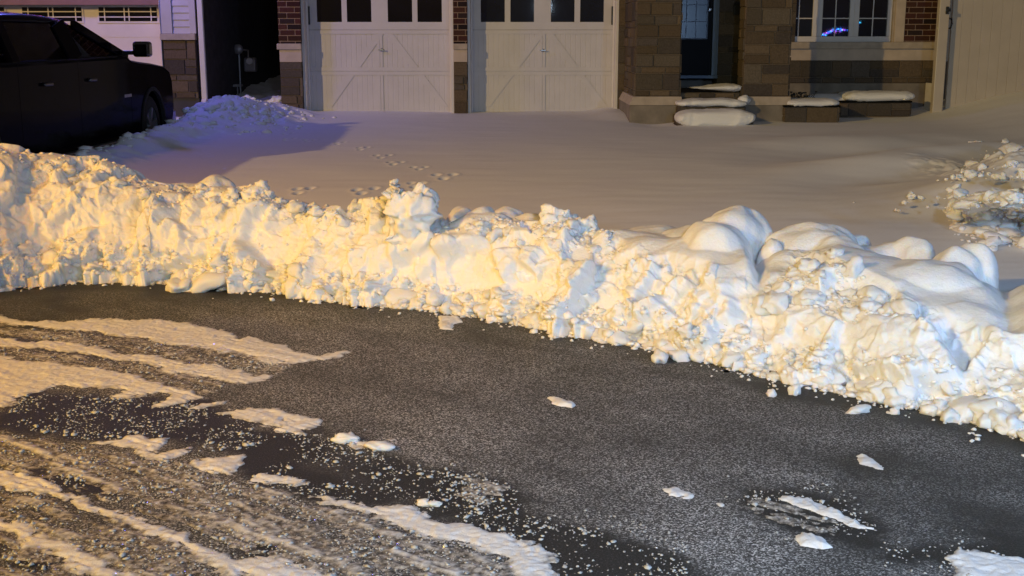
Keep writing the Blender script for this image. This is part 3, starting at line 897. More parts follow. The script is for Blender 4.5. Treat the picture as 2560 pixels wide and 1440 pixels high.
st = 0.0075
gx, gy = np.arange(-3.75, 3.1, st), np.arange(3.25, 8.1, st)
GX, GY = np.meshgrid(gx, gy); X, Y = GX.ravel(), GY.ravel()
PP = np.stack([X, Y, X * 0], 1)
wx = X + .035 * fbm(PP * 6, 3, 201) + .020 * fbm(PP * 26, 3, 203); wy = Y + .06 * fbm(PP * 5, 3, 202) + .022 * fbm(PP * 24, 3, 204)
c = samp(FC, wx, wy); dd = samp(FDI, wx, wy)
n1 = fbm(along(X, Y, 1.6, 15.0), 4, 211); n2 = fbm(PP * 45, 3, 212); n3 = fbm(along(X, Y, 7, 42), 3, 213)
n4 = facet(PP * 16, 215, 11, 1.2)
hc = np.where(c > 0, .0075 * (1 - np.exp(-np.clip(c, 0, 9) / .022)), c * 1.2)
hc = hc + np.where(c > -.01, .0034 * n2 + .0025 * n4 + .0035 * n1, 0) - .006 * sstep(.15, .5, n3) * sstep(.10, .02, c)
hd = np.where(dd > 0, .0028 * (1 - np.exp(-np.clip(dd, 0, 9) / .04)), dd * .8) + np.where(dd > -.03, .0050 * n1 + .0026 * n2 + .0036 * n3 + .0022 * n4, 0)
h = np.maximum(hc, hd)
dirt = np.clip(sstep(.0015, -.003, hc - hd + .0015 * n2) * (1 - .8 * sstep(.003, .009, hd)), 0, 1)
dirt = np.where(c > .014, dirt * .35, dirt)
dirt = np.maximum(dirt, .75 * sstep(.030, .002, c + .012 * n1 + .010 * n2) * (c > -.02) * (dd < .03))
far = (X < -3.7) | (Y > 8.05)
h = np.where(h < 0, np.maximum(h, -.012), h)
F = grid_faces(len(gy), len(gx))
keep = h > -.0030
F = F[keep[F].any(1)]
V, F, at_ = compact(np.stack([X, Y, h], 1), F, {'dirt': dirt})
o = bpy.data.objects.new('road_snow', np_mesh('road_snow', V, F, M['roadsnow'], True, at_))
put(o); tag(o, 'tracked and dirty snow left in tyre-scraped bands on the road', kind='stuff')

# single patches lying apart
def patch(poly, label, thick=.009, seed=1):
    w = wpoly(poly)
    c0 = w.mean(0); lo, hi = w.min(0) - .05, w.max(0) + .05
    a, b = np.arange(lo[0], hi[0], .005), np.arange(lo[1], hi[1], .005)
    A, Bq = np.meshgrid(a, b); x, y = A.ravel(), Bq.ravel()
    q = np.stack([x, y, x * 0], 1)
    s = sdf(w, x + .010 * fbm(q * 22, 3, seed), y + .014 * fbm(q * 18, 3, seed + 9))
    hh = np.where(s > 0, thick * (1 - np.exp(-np.clip(s, 0, 9) / .018)), s * 1.2) + np.where(s > -.008, .0035 * fbm(q * 50, 3, seed + 3) + .004 * facet(q * 20, seed, 11), 0)
    f = grid_faces(len(b), len(a)); k = hh > -.004
    v, f, at2 = compact(np.stack([x - c0[0], y - c0[1], np.maximum(hh, -.01)], 1), f[k[f].any(1)], {'dirt': np.zeros(len(x))})
    o = bpy.data.objects.new('snow_patch', np_mesh('snow_patch', v, f, M['roadsnow'], True, at2))
    o.location = (c0[0], c0[1], 0)
    put(o); tag(o, label, 'snow patch', 'snow patches lying apart on the asphalt')
patch([(1945, 1243), (2000, 1240), (2060, 1260), (2110, 1285), (2180, 1322), (2150, 1325), (2080, 1297), (2020, 1274), (1970, 1257)], 'long thin streak of snow pointing to the lower right corner', seed=31)
patch([(1985, 1336), (2010, 1330), (2060, 1350), (2078, 1368), (2040, 1373), (2000, 1366)], 'short fat snow patch below the long thin streak', .014, seed=32)
patch([(2140, 1141), (2160, 1138), (2215, 1168), (2200, 1176), (2150, 1162)], 'lone snow patch on bare frosted asphalt nearest the right half of the bank', seed=33)
patch([(1658, 1220), (1690, 1217), (1740, 1241), (1720, 1248), (1670, 1240)], 'narrow snow patch left of the long thin streak', seed=34)
patch([(1368, 995), (1390, 992), (1438, 1010), (1430, 1023), (1390, 1013)], 'small oval snow patch alone in the middle of the frosted asphalt', .016, seed=35)
patch([(1095, 790), (1150, 794), (1157, 805), (1132, 812), (1130, 826), (1098, 822)], 'comma-shaped flat snow patch touching the bank foot', .016, seed=36)
patch([(1780, 1258), (1795, 1254), (1812, 1262), (1800, 1270)], 'thumb-sized snow patch between two larger patches', .012, seed=37)

# crumbs on the dark strips
cp, cr = [], []
pxs = RNG.uniform(-3.4, 1.6, 60000); pys = RNG.uniform(3.3, 6.6, 60000)
ss = samp(FST, pxs, pys)
cl = fbm(np.stack([pxs, pys, pxs * 0], 1) * 3.5, 3, 411)
okm = np.nonzero((ss > 0) & (cl > -.45 + .6 * RNG.random(60000)))[0][:13000]
for q in okm:
    r = min(.013, .0016 + random.expovariate(1 / .0020)); cp.append((pxs[q], pys[q], r * .3)); cr.append(r)
okm = np.nonzero((ss > -.16) & (ss <= 0) & (cl > .1))[0][:900]
for q in okm:
    r = random.uniform(.002, .006); cp.append((pxs[q], pys[q], r * .3)); cr.append(r)
sd_ = samp(FDI, pxs, pys)
okm = np.nonzero((sd_ > 0) & (RNG.random(60000) < .5 + .6 * cl))[0][:5200]
for q in okm:
    r = min(.012, .0018 + random.expovariate(1 / .0018)); cp.append((pxs[q], pys[q], .003 + r * .25)); cr.append(r)
crumbs('snow_crumbs', cp, cr, 33, M['crumb'], .55, label='white crumbs of snow and ice on the wet dark tyre strip', kind='stuff')

# road sheet: frost except on the scraped strips, also thinned to draw shade by the bank
st = .025
gx, gy = np.arange(-12, 12, st), np.arange(-2.0, 11.0, st)
GX, GY = np.meshgrid(gx, gy); X, Y = GX.ravel(), GY.ravel(); PP = np.stack([X, Y, X * 0], 1)
inside = (X > cx0 + .1) & (X < cx1 - .1) & (Y > cy0 + .1) & (Y < cy1 - .1)
s = np.where(inside, samp(FST, X + .05 * fbm(PP * 4, 3, 311), Y + .05 * fbm(PP * 4, 3, 312)), -1)
fr = .70 + .24 * fbm(along(X, Y, .5, 1.6), 3, 321) + .15 * fbm(PP * 1.2, 3, 322)
fr = fr + .22 * fbm(PP * 2.6, 4, 341) - .18 * sstep(.1, .5, fbm(along(X, Y, .9, 3.2), 3, 342))
sm_ = np.where(inside, samp(field([[(1600, 1300), (1760, 1255), (1900, 1290), (2010, 1400), (1900, 1460), (1700, 1410)], [(940, 1090), (1000, 1080), (1120, 1150), (1060, 1185)], [(1850, 1170), (2080, 1190), (2060, 1230), (1860, 1215)]]), X, Y), -1)
fr = fr + .34 * sstep(-.08, .08, sm_ + .08 * fbm(along(X, Y, 2, 7), 3, 352))
dk_ = np.where(inside, samp(field([[(1290, 1130), (1400, 1090), (1520, 1120), (1500, 1190), (1350, 1200)], [(2050, 1130), (2240, 1120), (2260, 1180), (2120, 1190)]]), X, Y), -1)
fr = fr - .24 * sstep(-.10, .10, dk_ + .10 * fbm(PP * 5, 3, 351))
fr = fr - .75 * sstep(-.09, .03, s + .05 * fbm(PP * 9, 3, 353))
fy_ = np.interp(X, FW[:, 0], FW[:, 1])
fr = fr - .5 * sstep(.45, .0, np.abs(fy_ - Y) + .12 * fbm(PP * 2, 3, 331))          # bare wet edge under the bank
fr = fr - .38 * sstep(-1.0, -2.6, X) * sstep(5.8, 6.6, Y) - .30 * sstep(.5, 2.0, X)  # left: bank's shade put into the frost colour; right: darker gradient
o = bpy.data.objects.new('road', np_mesh('road', np.stack([X, Y, X * 0 - .002 * 0], 1), grid_faces(len(gy), len(gx)), M['asphalt'], True, {'frost': np.clip(fr, 0, 1)}))
put(o); tag(o, 'frost-speckled dark asphalt road in front of the bank', kind='structure')

# ------------------------------------------------------------------ masonry
def masonry(mb, org, ax, nor, w, z0, z1, kind, seed=0, off=0.0):
    """units standing proud of a mortar bed; org is the left end, ax the horizontal direction, nor the outward normal"""
    rr = random.Random(seed)
    org, ax, nor = Vector(org), Vector(ax), Vector(nor)
    def quadbox(a0, a1, b0, b1, dep, ch, col):
        mb.col = col
        pts = []
        for (dd_, c_) in ((0, 0), (dep, ch)):
            for (a, b) in ((a0 + c_, b0 + c_), (a1 - c_, b0 + c_), (a1 - c_, b1 - c_), (a0 + c_, b1 - c_)):
                p = org + ax * a + nor * dd_; pts.append((p.x, p.y, b))
        mb.poly(pts, [(4, 5, 6, 7), (0, 1, 5, 4), (1, 2, 6, 5), (2, 3, 7, 6), (3, 0, 4, 7)])
    if kind == 'brick':
        ch, bl, j = .0875, .240, .011
        z = z1; row = 0
        mort = (.30, .215, .17)
        while z > z0 + .01:
            b1, b0 = z - j / 2, max(z - ch + j / 2, z0)
            a = -bl * (.5 if row % 2 else 0) - off
            while a < w:
                a0, a1 = max(a + j / 2, 0), min(a + bl - j / 2, w)
                if a1 - a0 > .01:
                    g = rr.uniform(.55, 1.25)
                    colr = (.062 * g, .026 * g * rr.uniform(.8, 1.1), .020 * g) if rr.random() > .25 else (.030 * g, .018 * g, .018 * g)
                    quadbox(a0, a1, b0, b1, .006 + rr.uniform(0, .003), .003, colr)
                a += bl
            z -= ch; row += 1
    else:
        mort = (.145, .118, .09)
        z = z0
        while z < z1 - .02:
            hgt = rr.choice((.09, .13, .18, .18, .24, .28))
            if z + hgt > z1 - .06: hgt = z1 - z
            a = -rr.uniform(0, .2)
            while a < w:
                ln = rr.uniform(.16, .30) + hgt * rr.uniform(.3, 1.1)
                a0, a1 = max(a + .005, 0), min(a + ln - .005, w)
                if a1 - a0 > .04 or (a0 == 0 and a1 > .02):
                    split = hgt > .2 and rr.random() < .35
                    for (b0, b1) in (((z + .005, z + hgt * .5 - .005), (z + hgt * .5 + .005, z + hgt - .005)) if split else ((z + .005, z + hgt - .005),)):
                        g = rr.uniform(.72, 1.22)
                        colr = rr.choice(((.118, .090, .063), (.126, .094, .064), (.108, .090, .070), (.092, .078, .066), (.114, .087, .058), (.082, .068, .060)))
                        quadbox(a0, a1, b0, b1, .010 + rr.uniform(0, .016), .007, tuple(q * g for q in colr))
                a += ln
            z += hgt
    mb.col = mort
    p0, p1 = org, org + ax * w
    q0, q1 = p0 + nor * .001, p1 + nor * .001
    mb.poly([(q0.x, q0.y, z0), (q1.x, q1.y, z0), (q1.x, q1.y, z1), (q0.x, q0.y, z1)], [(0, 1, 2, 3)])

YF = 19.0                                  # plane of the brick front
zS, zTOP = ZA(155, YF), 3.6
zCAP0, zCAP1, zBAND0 = ZA(124, YF), ZA(109, YF), ZA(155, YF)
xa, xb, xc, xd, xe = XA(699, YF), XA(755, YF), XA(1134, YF), XA(1169, YF), XA(1546, YF)
house = empty('brick_house', (1.3, YF, .2), 'brick and stone house with two white carriage style garage doors', 'house')
# core volume behind the front
mb = MB()
mb.box(xa, xe + .25, YF + .60, YF + 9, 0, 5.2); mb.box(xa, xa + .2, YF + .05, YF + .6, 0, 5.2)
mb.box(xa, xe + .25, YF + .02, YF + .59, 3.05, 5.2)
mb.box(xe + .25, 7.2, YF + .95, YF + 9, 0, 5.2)
mb.build('rear_wall', M['concrete'], house)
for (p, q, sd) in ((xa, xb, 1), (xc, xd, 2)):
    mb = MB(); masonry(mb, (p, YF, 0), (1, 0, 0), (0, -1, 0), q - p, zCAP1, zTOP, 'brick', sd, .1 if sd == 1 else .17)
    mb.col = (.05, .03, .025); mb.box(p + .001, q - .001, YF + .0015, YF + .5, zCAP1, zTOP); mb.build('brick_pier', M['brick'], house)
    mb = MB(); mb.box(p - (.03 if sd == 1 else -.001), q - .001, YF - .04, YF + .4, zCAP0, zCAP1); mb.build('stone_cap', M['lime'], house, .006)
    mb = MB(); mb.box(p + .004, q - .004, YF - .010, YF + .4, zBAND0, zCAP0 - .002); mb.build('stone_band', M['band'], house, .004)
    mb = MB(); masonry(mb, (p + .004, YF, 0), (1, 0, 0), (0, -1, 0), q - p - .008, .1, zBAND0 - .002, 'stone', sd + 5)
    mb.col = (.1, .08, .06); mb.box(p + .006, q - .006, YF + .0015, YF + .4, .1, zBAND0 - .003); mb.build('stone_veneer', M['stone'], house)

# garage doors
def garage_door(x0, x1, uw, uh, ubr, label):
    """uw: window edges in metres, ubr: brace ends"""
    yd = YF + .33
    zl = [ZA(v, yd) for v in (75, 178)]
    mb = MB()
    zb, ztop = .25, 3.05
    # planked sheet with V grooves
    nx = int((x1 - x0) / .082)
    for i in range(nx):
        a, b = x0 + (x1 - x0) * i / nx, x0 + (x1 - x0) * (i + 1) / nx
        g = .005
        mb.poly([(a, yd + .003, zb), (a + g, yd, zb), (b - g, yd, zb), (b, yd + .003, zb), (a, yd + .003, zl[0]), (a + g, yd, zl[0]), (b - g, yd, zl[0]), (b, yd + .003, zl[0])],
                [(0, 1, 5, 4), (1, 2, 6, 5), (2, 3, 7, 6)])
    d = .014
    def board(ax_, bx_, az, bz): mb.box(ax_, bx_, yd - d, yd - .001, az, bz)
    rail = ZA(168, yd) - zl[1]
    gap = .004
    # rails at the joints of the sections, stiles at the ends and the middle
    for (lo, hi) in ((zl[1] + gap, zl[0] - gap), (zb, zl[1] - gap)):
        board(x0, x1, hi - .058, hi); board(x0, x1, lo, lo + .06)
        ca = .5 * (x0 + x1)
        for (sx, w_) in ((x0 + .001, .10), (x1 - .101, .10)):
            mb.box(sx, sx + w_, yd - d + .002, yd - .001, lo + .061, hi - .059)
        mb.box(ca - .045, ca - .002, yd - d + .002, yd - .001, lo + .061, hi - .059); mb.box(ca + .002, ca + .045, yd - d + .002, yd - .001, lo + .061, hi - .059)
    # braces of the inverted V, cut at the middle joint
    (bx0, bz0), (bx1, bz1), (cx_, cz_), (ex_, ez_) = ubr
    for (p, q) in (((bx0, bz0), (bx1, bz1)), ((ex_, ez_), (cx_, cz_))):
        for (lo, hi) in ((zl[1] + gap + .061, zl[0] - gap - .059), (zb + .061, zl[1] - gap - .059)):
            def cut(z): t = (z - p[1]) / (q[1] - p[1]); return p[0] + (q[0] - p[0]) * t
            z0_, z1_ = max(lo, min(p[1], q[1])), min(hi, max(p[1], q[1]))
            if z1_ - z0_ < .05: continue
            hw = .062
            a0, a1 = cut(z0_), cut(z1_)
            qd = lambda y: [(a0 - hw, y, z0_), (a0 + hw, y, z0_), (a1 + hw, y, z1_), (a1 - hw, y, z1_)]
            mb.hull8(qd(yd - d + .004), qd(yd - .001))
    # window section: frame around four lights
    zw = ZA(55, yd)
    mb.box(x0, x1, yd - .004, yd + .03, zl[0] + .004, zw)
    ed = [x0] + [e for w_ in uw for e in w_] + [x1]
    for i in range(0, len(ed), 2): mb.box(ed[i], ed[i + 1], yd - .004, yd + .03, zw + .0005, ztop)
    o = mb.build('garage_door', M['door'], house)
    o['label'] = label
    for (a, b) in uw:
        g = MB(); g.box(a + .001, b - .001, yd + .014, yd + .022, zw + .001, ztop - .3); g.build('window_pane', M['bluepane'] if a > -1 else M['pane'], o)
    hx, hz = uh
    g = MB(); g.lathe([(0, -.020), (.020, -.018), (.026, -.008), (.028, 0)], (hx, yd - d - .001, hz), 'Y', 20)
    g.bar((hx - .055, yd - .05, hz), (hx + .055, yd - .05, hz), .016, .016); g.lathe([(.008, -.04), (.008, 0)], (hx, yd - d - .008, hz), 'Y', 12)
    g.build('handle', M['chrome'], o, .003)
    # jambs: capped boards, white stop moulding, dark strap
    for sgn, xx in ((1, x0), (-1, x1)):
        j = MB()
        j.box(xx - .001 * sgn, xx + .045 * sgn, YF + .05, yd - .03, .2, 3.05)
        j.box(xx + .046 * sgn, xx + .075 * sgn, yd - .075, yd - .02, .2, 3.05)
        j.build('jamb', M['trim'], o, .004)
    s_ = MB()
    sx = x0 + .085 if x0 < -1 else x1 - .085
    s_.box(sx - .014, sx + .014, yd - .06, yd - .019, ZA(62, yd), ZA(16, yd)); s_.build('strap_hinge', M['black'], o, .004)
    return o
yd = YF + .33
def wx(u): return XA(u, yd, 60)
def wz(v): return ZA(v, yd)
garage_door(xb, xc, [(wx(793), wx(855)), (wx(868), wx(929)), (wx(970), wx(1031)), (wx(1044), wx(1105))], (wx(953), wz(125)),
            ((wx(815), wz(266)), (wx(950), wz(84)), (wx(972), wz(84)), (wx(1108), wz(266))), 'pinkish lit left garage door')
garage_door(xd, xe, [(wx(1202), wx(1262)), (wx(1276), wx(1335)), (wx(1377), wx(1436)), (wx(1450), wx(1509))], (wx(1357), wz(126)),
            ((wx(1215), wz(266)), (wx(1352), wz(84)), (wx(1374), wz(84)), (wx(1512), wz(266))), 'greyish lit right garage door')

# porch walls: a stub wall and a free pillar, both faced with stone
YP = 17.4
px0, px1 = XA(1590, YP), XA(1700, YP)
qx0, qx1 = XA(1861, YP), XA(1974, YP)
zl1, zl0 = ZA(241, YP), ZA(262, YP)
def pillar(x0, x1, y0, y1, name, sd, left_face=True):
    mb = MB()
    masonry(mb, (x0, y0, 0), (1, 0, 0), (0, -1, 0), x1 - x0, zl1, zTOP, 'stone', sd)
    if left_face: masonry(mb, (x0, y1, 0), (0, -1, 0), (-1, 0, 0), y1 - y0, zl1, zTOP, 'stone', sd + 1)
    masonry(mb, (x1, y0, 0), (0, 1, 0), (1, 0, 0), y1 - y0, zl1, zTOP, 'stone', sd + 2)
    mb.col = (.1, .08, .06)
    mb.box(x0 + .0015, x1 - .0015, y0 + .0015, y1, zl1, zTOP)
    c_ = mb.build(name, M['stone'], house)
    b = MB()
    e0, e1 = .035, .095
    b.hull8([(x0 - e1, y0 - e1, zl0), (x1 + e1 - .05, y0 - e1, zl0), (x1 + e1 - .05, y1, zl0), (x0 - e1, y1, zl0)], [(x0 - e0, y0 - e0, zl1 - .001), (x1 + e0, y0 - e0, zl1 - .001), (x1 + e0, y1, zl1 - .001), (x0 - e0, y1, zl1 - .001)])
    b.build('sloped_ledge', M['lime'], c_, .005)
    g = MB(); g.box(x0 - e1 + .012, x1 + e1 - .06, y0 - e1 + .012, y1, .1, zl0 - .001); g.build('plinth', M['concrete'], c_, .008)
    return c_
pillar(px0, px1, YP, YF + .3, 'porch_wall', 31)
pillar(qx0, qx1, YP, YP + .42, 'porch_pillar', 41)
# dark strip of stone between door jamb and porch wall
mb = MB(); masonry(mb, (xe + .004, YF + .04, 0), (1, 0, 0), (0, -1, 0), px0 - xe + .02, .1, zTOP, 'stone', 77)
mb.col = (.1, .08, .06); mb.box(xe + .006, px0 + .02, YF + .042, YF + .4, .1, zTOP); mb.build('stone_return', M['stone'], house)

# porch back wall, front door
YB = 19.25
dx0, dx1 = XA(1700, YB) - .35, XA(1778, YB)
mb = MB(); masonry(mb, (XA(1793, YB), YB, 0), (1, 0, 0), (0, -1, 0), XA(1985, YB) - XA(1793, YB), .3, zTOP, 'stone', 91)
mb.col = (.1, .08, .06); mb.box(XA(1793, YB), XA(1985, YB), YB + .0015, YB + .3, .3, zTOP); mb.build('porch_back_wall', M['stone'], house)
zd0 = ZA(188, YB)
mb = MB(); mb.box(dx0, dx1, YB + .02, YB + .07, zd0, 3.0)
fd = mb.build('front_door', M['darkdoor'], house, .004)
lx0, lx1, lz0 = XA(1690, YB) - .28, XA(1764, YB), ZA(95, YB)
g = MB(); g.box(lx0, lx1, YB + .012, YB + .0195, lz0, 2.6); g.build('glass_lite', M['lite'], fd)
g = MB()
for u in (1713, 1737): g.box(XA(u, YB) - .006, XA(u, YB) + .006, YB + .006, YB + .0115, lz0, 2.6)
for v in (12, 54): g.box(lx0, lx1, YB + .003, YB + .0055, ZA(v, YB) - .006, ZA(v, YB) + .006)
for (a, b, c_, e) in ((lx1, lx1 + .018, lz0 - .018, 2.6), (lx0, lx1 - .001, lz0 - .018, lz0)): g.box(a, b, YB + .002, YB + .0195, c_, e)
g.build('muntins', M['bluegrey'], fd)
g = MB(); g.box(dx1 + .002, dx1 + .07, YB - .045, YB + .06, zd0, 3.0); g.box(dx1 + .071, dx1 + .10, YB - .02, YB + .06, zd0, 3.0); g.box(dx0, dx1 + .10, YB - .06, YB + .015, zd0 - .05, zd0 - .001)
g.build('door_frame', M['bluegrey'], house, .004)
g = MB(); g.lathe([(.03, 0), (.034, -.03), (.02, -.06), (0, -.062)], (dx1 - .05, YB + .02, ZA(168, YB) + .9), 'Y', 16); g.build('handle', M['chrome'], fd)
bx, bz = XA(1835, YB), ZA(25, YB)
g = MB(); g.box(bx - .045, bx + .045, YB - .10, YB - .03, bz - .08, bz + .08); g.hull8([(bx - .05, YB - .11, bz + .082), (bx + .05, YB - .11, bz + .082), (bx + .05, YB - .03, bz + .082), (bx - .05, YB - .03, bz + .082)],
    [(bx - .02, YB - .08, bz + .13), (bx + .02, YB - .08, bz + .13), (bx + .02, YB - .05, bz + .13), (bx - .02, YB - .05, bz + .13)])
tag(g.build('wall_lantern', M['black'], None, .004), 'small black lantern fixed on the dark porch wall', 'lantern')

# porch slab and steps
steps = empty('porch_steps', (2.9, 17.0, .3), 'stone porch steps half buried in snow between the pillars', 'steps')
zs = [ZA(300, 16.75), ZA(270, 17.05), ZA(232, 17.45)]
def stonebox(mbx, x0, x1, y0, y1, z0, z1, sd):
    masonry(mbx, (x0, y0, 0), (1, 0, 0), (0, -1, 0), x1 - x0, z0, z1, 'stone', sd)
    masonry(mbx, (x1, y0, 0), (0, 1, 0), (1, 0, 0), y1 - y0, z0, z1, 'stone', sd + 1)
    masonry(mbx, (x0, y1, 0), (0, -1, 0), (-1, 0, 0), y1 - y0, z0, z1, 'stone', sd + 2)
    mbx.col = (.11, .09, .07); mbx.box(x0 + .0015, x1 - .0015, y0 + .0015, y1, z0, z1)
for i, (x0, x1, y0, zt) in enumerate(((XA(1702, 16.78), XA(1888, 16.78), 16.80, ZA(290, 16.8)), (XA(1702, 17.08), XA(1868, 17.08), 17.12, ZA(266, 17.1)), (px1 + .03, qx0 - .03, 17.50, ZA(232, 17.5)))):
    mb = MB(); stonebox(mb, x0, x1, y0, 19.1 - .002 * i if i == 2 else y0 + .5, .2, zt, 120 + 10 * i); mb.build('step', M['stone'], steps)

def pillow(name, x0, x1, y0, y1, z0, z1, label, cat, group, seed, wedge=0.0, droop=.03):
    nu, nv = 120, 48
    a = np.linspace(-math.pi, math.pi, nu); b = np.linspace(-math.pi / 2, math.pi / 2, nv)
    A, Bq = np.meshgrid(a, b)
    sp = lambda q, e: np.sign(q) * np.abs(q) ** e
    x = sp(np.cos(Bq), .65) * sp(np.cos(A), .32); y = sp(np.cos(Bq), .65) * sp(np.sin(A), .4); z = sp(np.sin(Bq), .85)
    w = np.stack([x.ravel() * (x1 - x0) / 2, y.ravel() * (y1 - y0) / 2, z.ravel() * (z1 - z0) / 2], 1)
    if wedge: w[:, 2] *= 1 - wedge * np.clip(.5 - w[:, 0] / (x1 - x0), 0, 1)
    q = w + seed
    w[:, 2] += .020 * fbm(q * 3.0, 4, seed) ; w[:, 1] += .028 * fbm(q * 5, 4, seed + 1); w += .005 * fbm(q * 22, 2, seed + 2)[:, None]
    f = grid_faces(nv, nu)
    o = bpy.data.objects.new(name, np_mesh(name, w, f, M['snow']))
    o.location = ((x0 + x1) / 2, (y0 + y1) / 2, (z0 + z1) / 2)
    put(o); return tag(o, label, cat, group)
GP = 'snow caps on the steps and planters'
pillow('snow_pillow', XA(1697, 16.7), XA(1897, 16.7), 16.64, 17.14, ZA(304, 16.7) - .09, ZA(272, 16.9), 'thick snow pillow on the lowest porch step', 'snow cap', GP, 3)
pillow('snow_pillow', XA(1697, 17.05), XA(1876, 17.05), 17.02, 17.52, ZA(268, 17.1), ZA(246, 17.3), 'snow pillow on the middle porch step with a raised right end', 'snow cap', GP, 4)
pillow('snow_pillow', XA(1728, 17.45), XA(1863, 17.45), 17.42, 17.95, ZA(231, 17.45), ZA(208, 17.7), 'wedge of snow tapering left on the top porch step', 'snow cap', GP, 5, .85)
tip = XA(1866, 17.1)
blob('snow_mound', 1862, 237, 17.3, .09, .12, .07, 71, 'little peak of snow at the right end of the middle step', 'snow mound', None, .2)

# right wall with the window
YW = 19.2
w0, w1 = XA(1960, YW), XA(2343, YW)
zs0, zs1, zb0, zv0 = ZA(122, YW), ZA(105, YW), ZA(151, YW), ZA(208, YW)
b0 = XA(2256, YW)
mb = MB(); masonry(mb, (b0, YW, 0), (1, 0, 0), (0, -1, 0), w1 - b0, zs1, zTOP, 'brick', 8, .07); mb.col = (.05, .03, .025); mb.box(b0, w1 - .001, YW + .0015, YW + .4, zs1, zTOP); mb.build('brick_pier', M['brick'], house)
mb = MB(); mb.box(w0, w1 + .01, YW - .055, YW + .3, zs0, zs1 - .001); mb.build('window_sill', M['lime'], house, .006)
mb = MB(); mb.box(w0, w1 - .03, YW - .012, YW + .3, zb0, zs0 - .002); mb.build('stone_band', M['band'], house, .004)
mb = MB(); masonry(mb, (w0, YW, 0), (1, 0, 0), (0, -1, 0), w1 - w0 - .03, zv0, zb0 - .002, 'stone', 55); mb.col = (.1, .08, .06); mb.box(w0, w1 - .035, YW + .0015, YW + .3, zv0, zb0 - .003); mb.build('stone_veneer', M['stone'], house)
mb = MB(); mb.box(w0, w1 - .06, YW + .004, YW + .3, .1, zv0 - .002); mb.build('foundation', M['concrete'], house)
mb = MB(); mb.box(XA(2231, YW), b0 - .003, YW - .012, YW + .3, zs1, zTOP); mb.build('window_surround', M['band'], house, .004)
yw = YW + .10
fz = ZA(104, yw)
panes = [(1950, 2026), (2050, 2117), (2141, 2211)]
mb = MB()
edges = [XA(1930, yw)] + [XA(u, yw) for p in panes for u in p] + [XA(2222, yw)]
zp = ZA(91, yw)
mb.box(edges[0], edges[-1], yw - .02, yw + .05, zs1 + .001, zp)
for i in (2, 4, 6):
    mb.box(edges[i], edges[i + 1], yw - .02, yw + .05, zp + .0005, zTOP)
    if i < 6: mb.box(.5 * (edges[i] + edges[i + 1]) - .012, .5 * (edges[i] + edges[i + 1]) + .012, yw - .032, yw - .0205, zp, zTOP)
wf = mb.build('window', M['trim'], house, .006)
for i, (a, b) in enumerate(((edges[1], edges[2]), (edges[3], edges[4]), (edges[5], edges[6]))):
    g = MB(); g.box(a + .001, b - .001, yw + .012, yw + .018, zp + .001, zTOP); g.build('pane', M['bluepane'], wf)
    g = MB(); mu = XA((1992, 2083, 2176)[i], yw); zz = ZA(46, yw)
    g.box(mu - .008, mu + .008, yw + .004, yw + .0115, zp + .002, zTOP); g.box(a + .002, b - .002, yw + .002, yw + .0036, zz - .008, zz + .008); g.build('glazing_bars', M['trim'], wf)
mb = MB(); mb.box(XA(2223, yw), XA(2231, YW) - .002, YW + .03, YW + .3, zs1, zTOP); mb.build('jamb', M['lime'], house)

# planters of stone blocks with snow caps
def planter(u0, u1, Yp, vt, vb, dep, label, sd):
    x0, x1 = XA(u0, Yp), XA(u1, Yp)
    t = empty('stone_planter', ((x0 + x1) / 2, Yp, .3), label, 'planter', 'stone planters below the window')
    mb = MB(); stonebox(mb, x0, x1, Yp, Yp + dep, .2, ZA(vt, Yp), sd); mb.build('stone_block', M['stone'], t)
    g = MB(); g.box(x0 - .02, x1 + .02, Yp - .02, Yp + dep, ZA(vt, Yp) + .001, ZA(vt, Yp) + .03); g.build('coping', M['stone'], t, .006)
planter(1968, 2104, 17.25, 268, 297, .9, 'front stone planter block beside the pillar', 140)
planter(2108, 2284, 18.2, 257, 270, .8, 'longer rear stone planter block under the window', 150)
pillow('snow_pillow', XA(1972, 17.3), XA(2108, 17.3), 17.2, 18.0, ZA(269, 17.25), ZA(246, 17.5), 'snow pillow on the front planter block beside the pillar', 'snow cap', GP, 6)
pillow('snow_pillow', XA(2118, 18.2), XA(2298, 18.2), 18.12, 18.8, ZA(256, 18.2), ZA(227, 18.4), 'long snow pillow on the rear planter block under the window', 'snow cap', GP, 7)
blob('snow_mound', 2075, 234, 18.6, .55, .35, .22, 73, 'soft shaded snow behind the planter blocks against the wall', 'snow mound', None, .1)
# dead plant by the pillar
t = MB(); rr = random.Random(3)
bxp, byp, bzp = at(1998, 250, 18.0)
for k in range(42):
    p = Vector((bxp + rr.uniform(-.16, .2), byp + rr.uniform(-.1, .1), bzp - .05))
    q = p + Vector((rr.uniform(-.12, .12), rr.uniform(-.05, .05), rr.uniform(.06, .17)))
    t.tube([p, (p + q) / 2 + Vector((rr.uniform(-.02, .02), 0, .01)), q], [.006, .005, .003], 5)
    if rr.random() < .6: t.box(q.x - .015, q.x + .015, q.y - .012, q.y + .012, q.z - .008, q.z + .012)
tag(t.build('dead_shrub', M['twig']), 'small dark dead shrub poking out between pillar and planter snow', 'shrub')

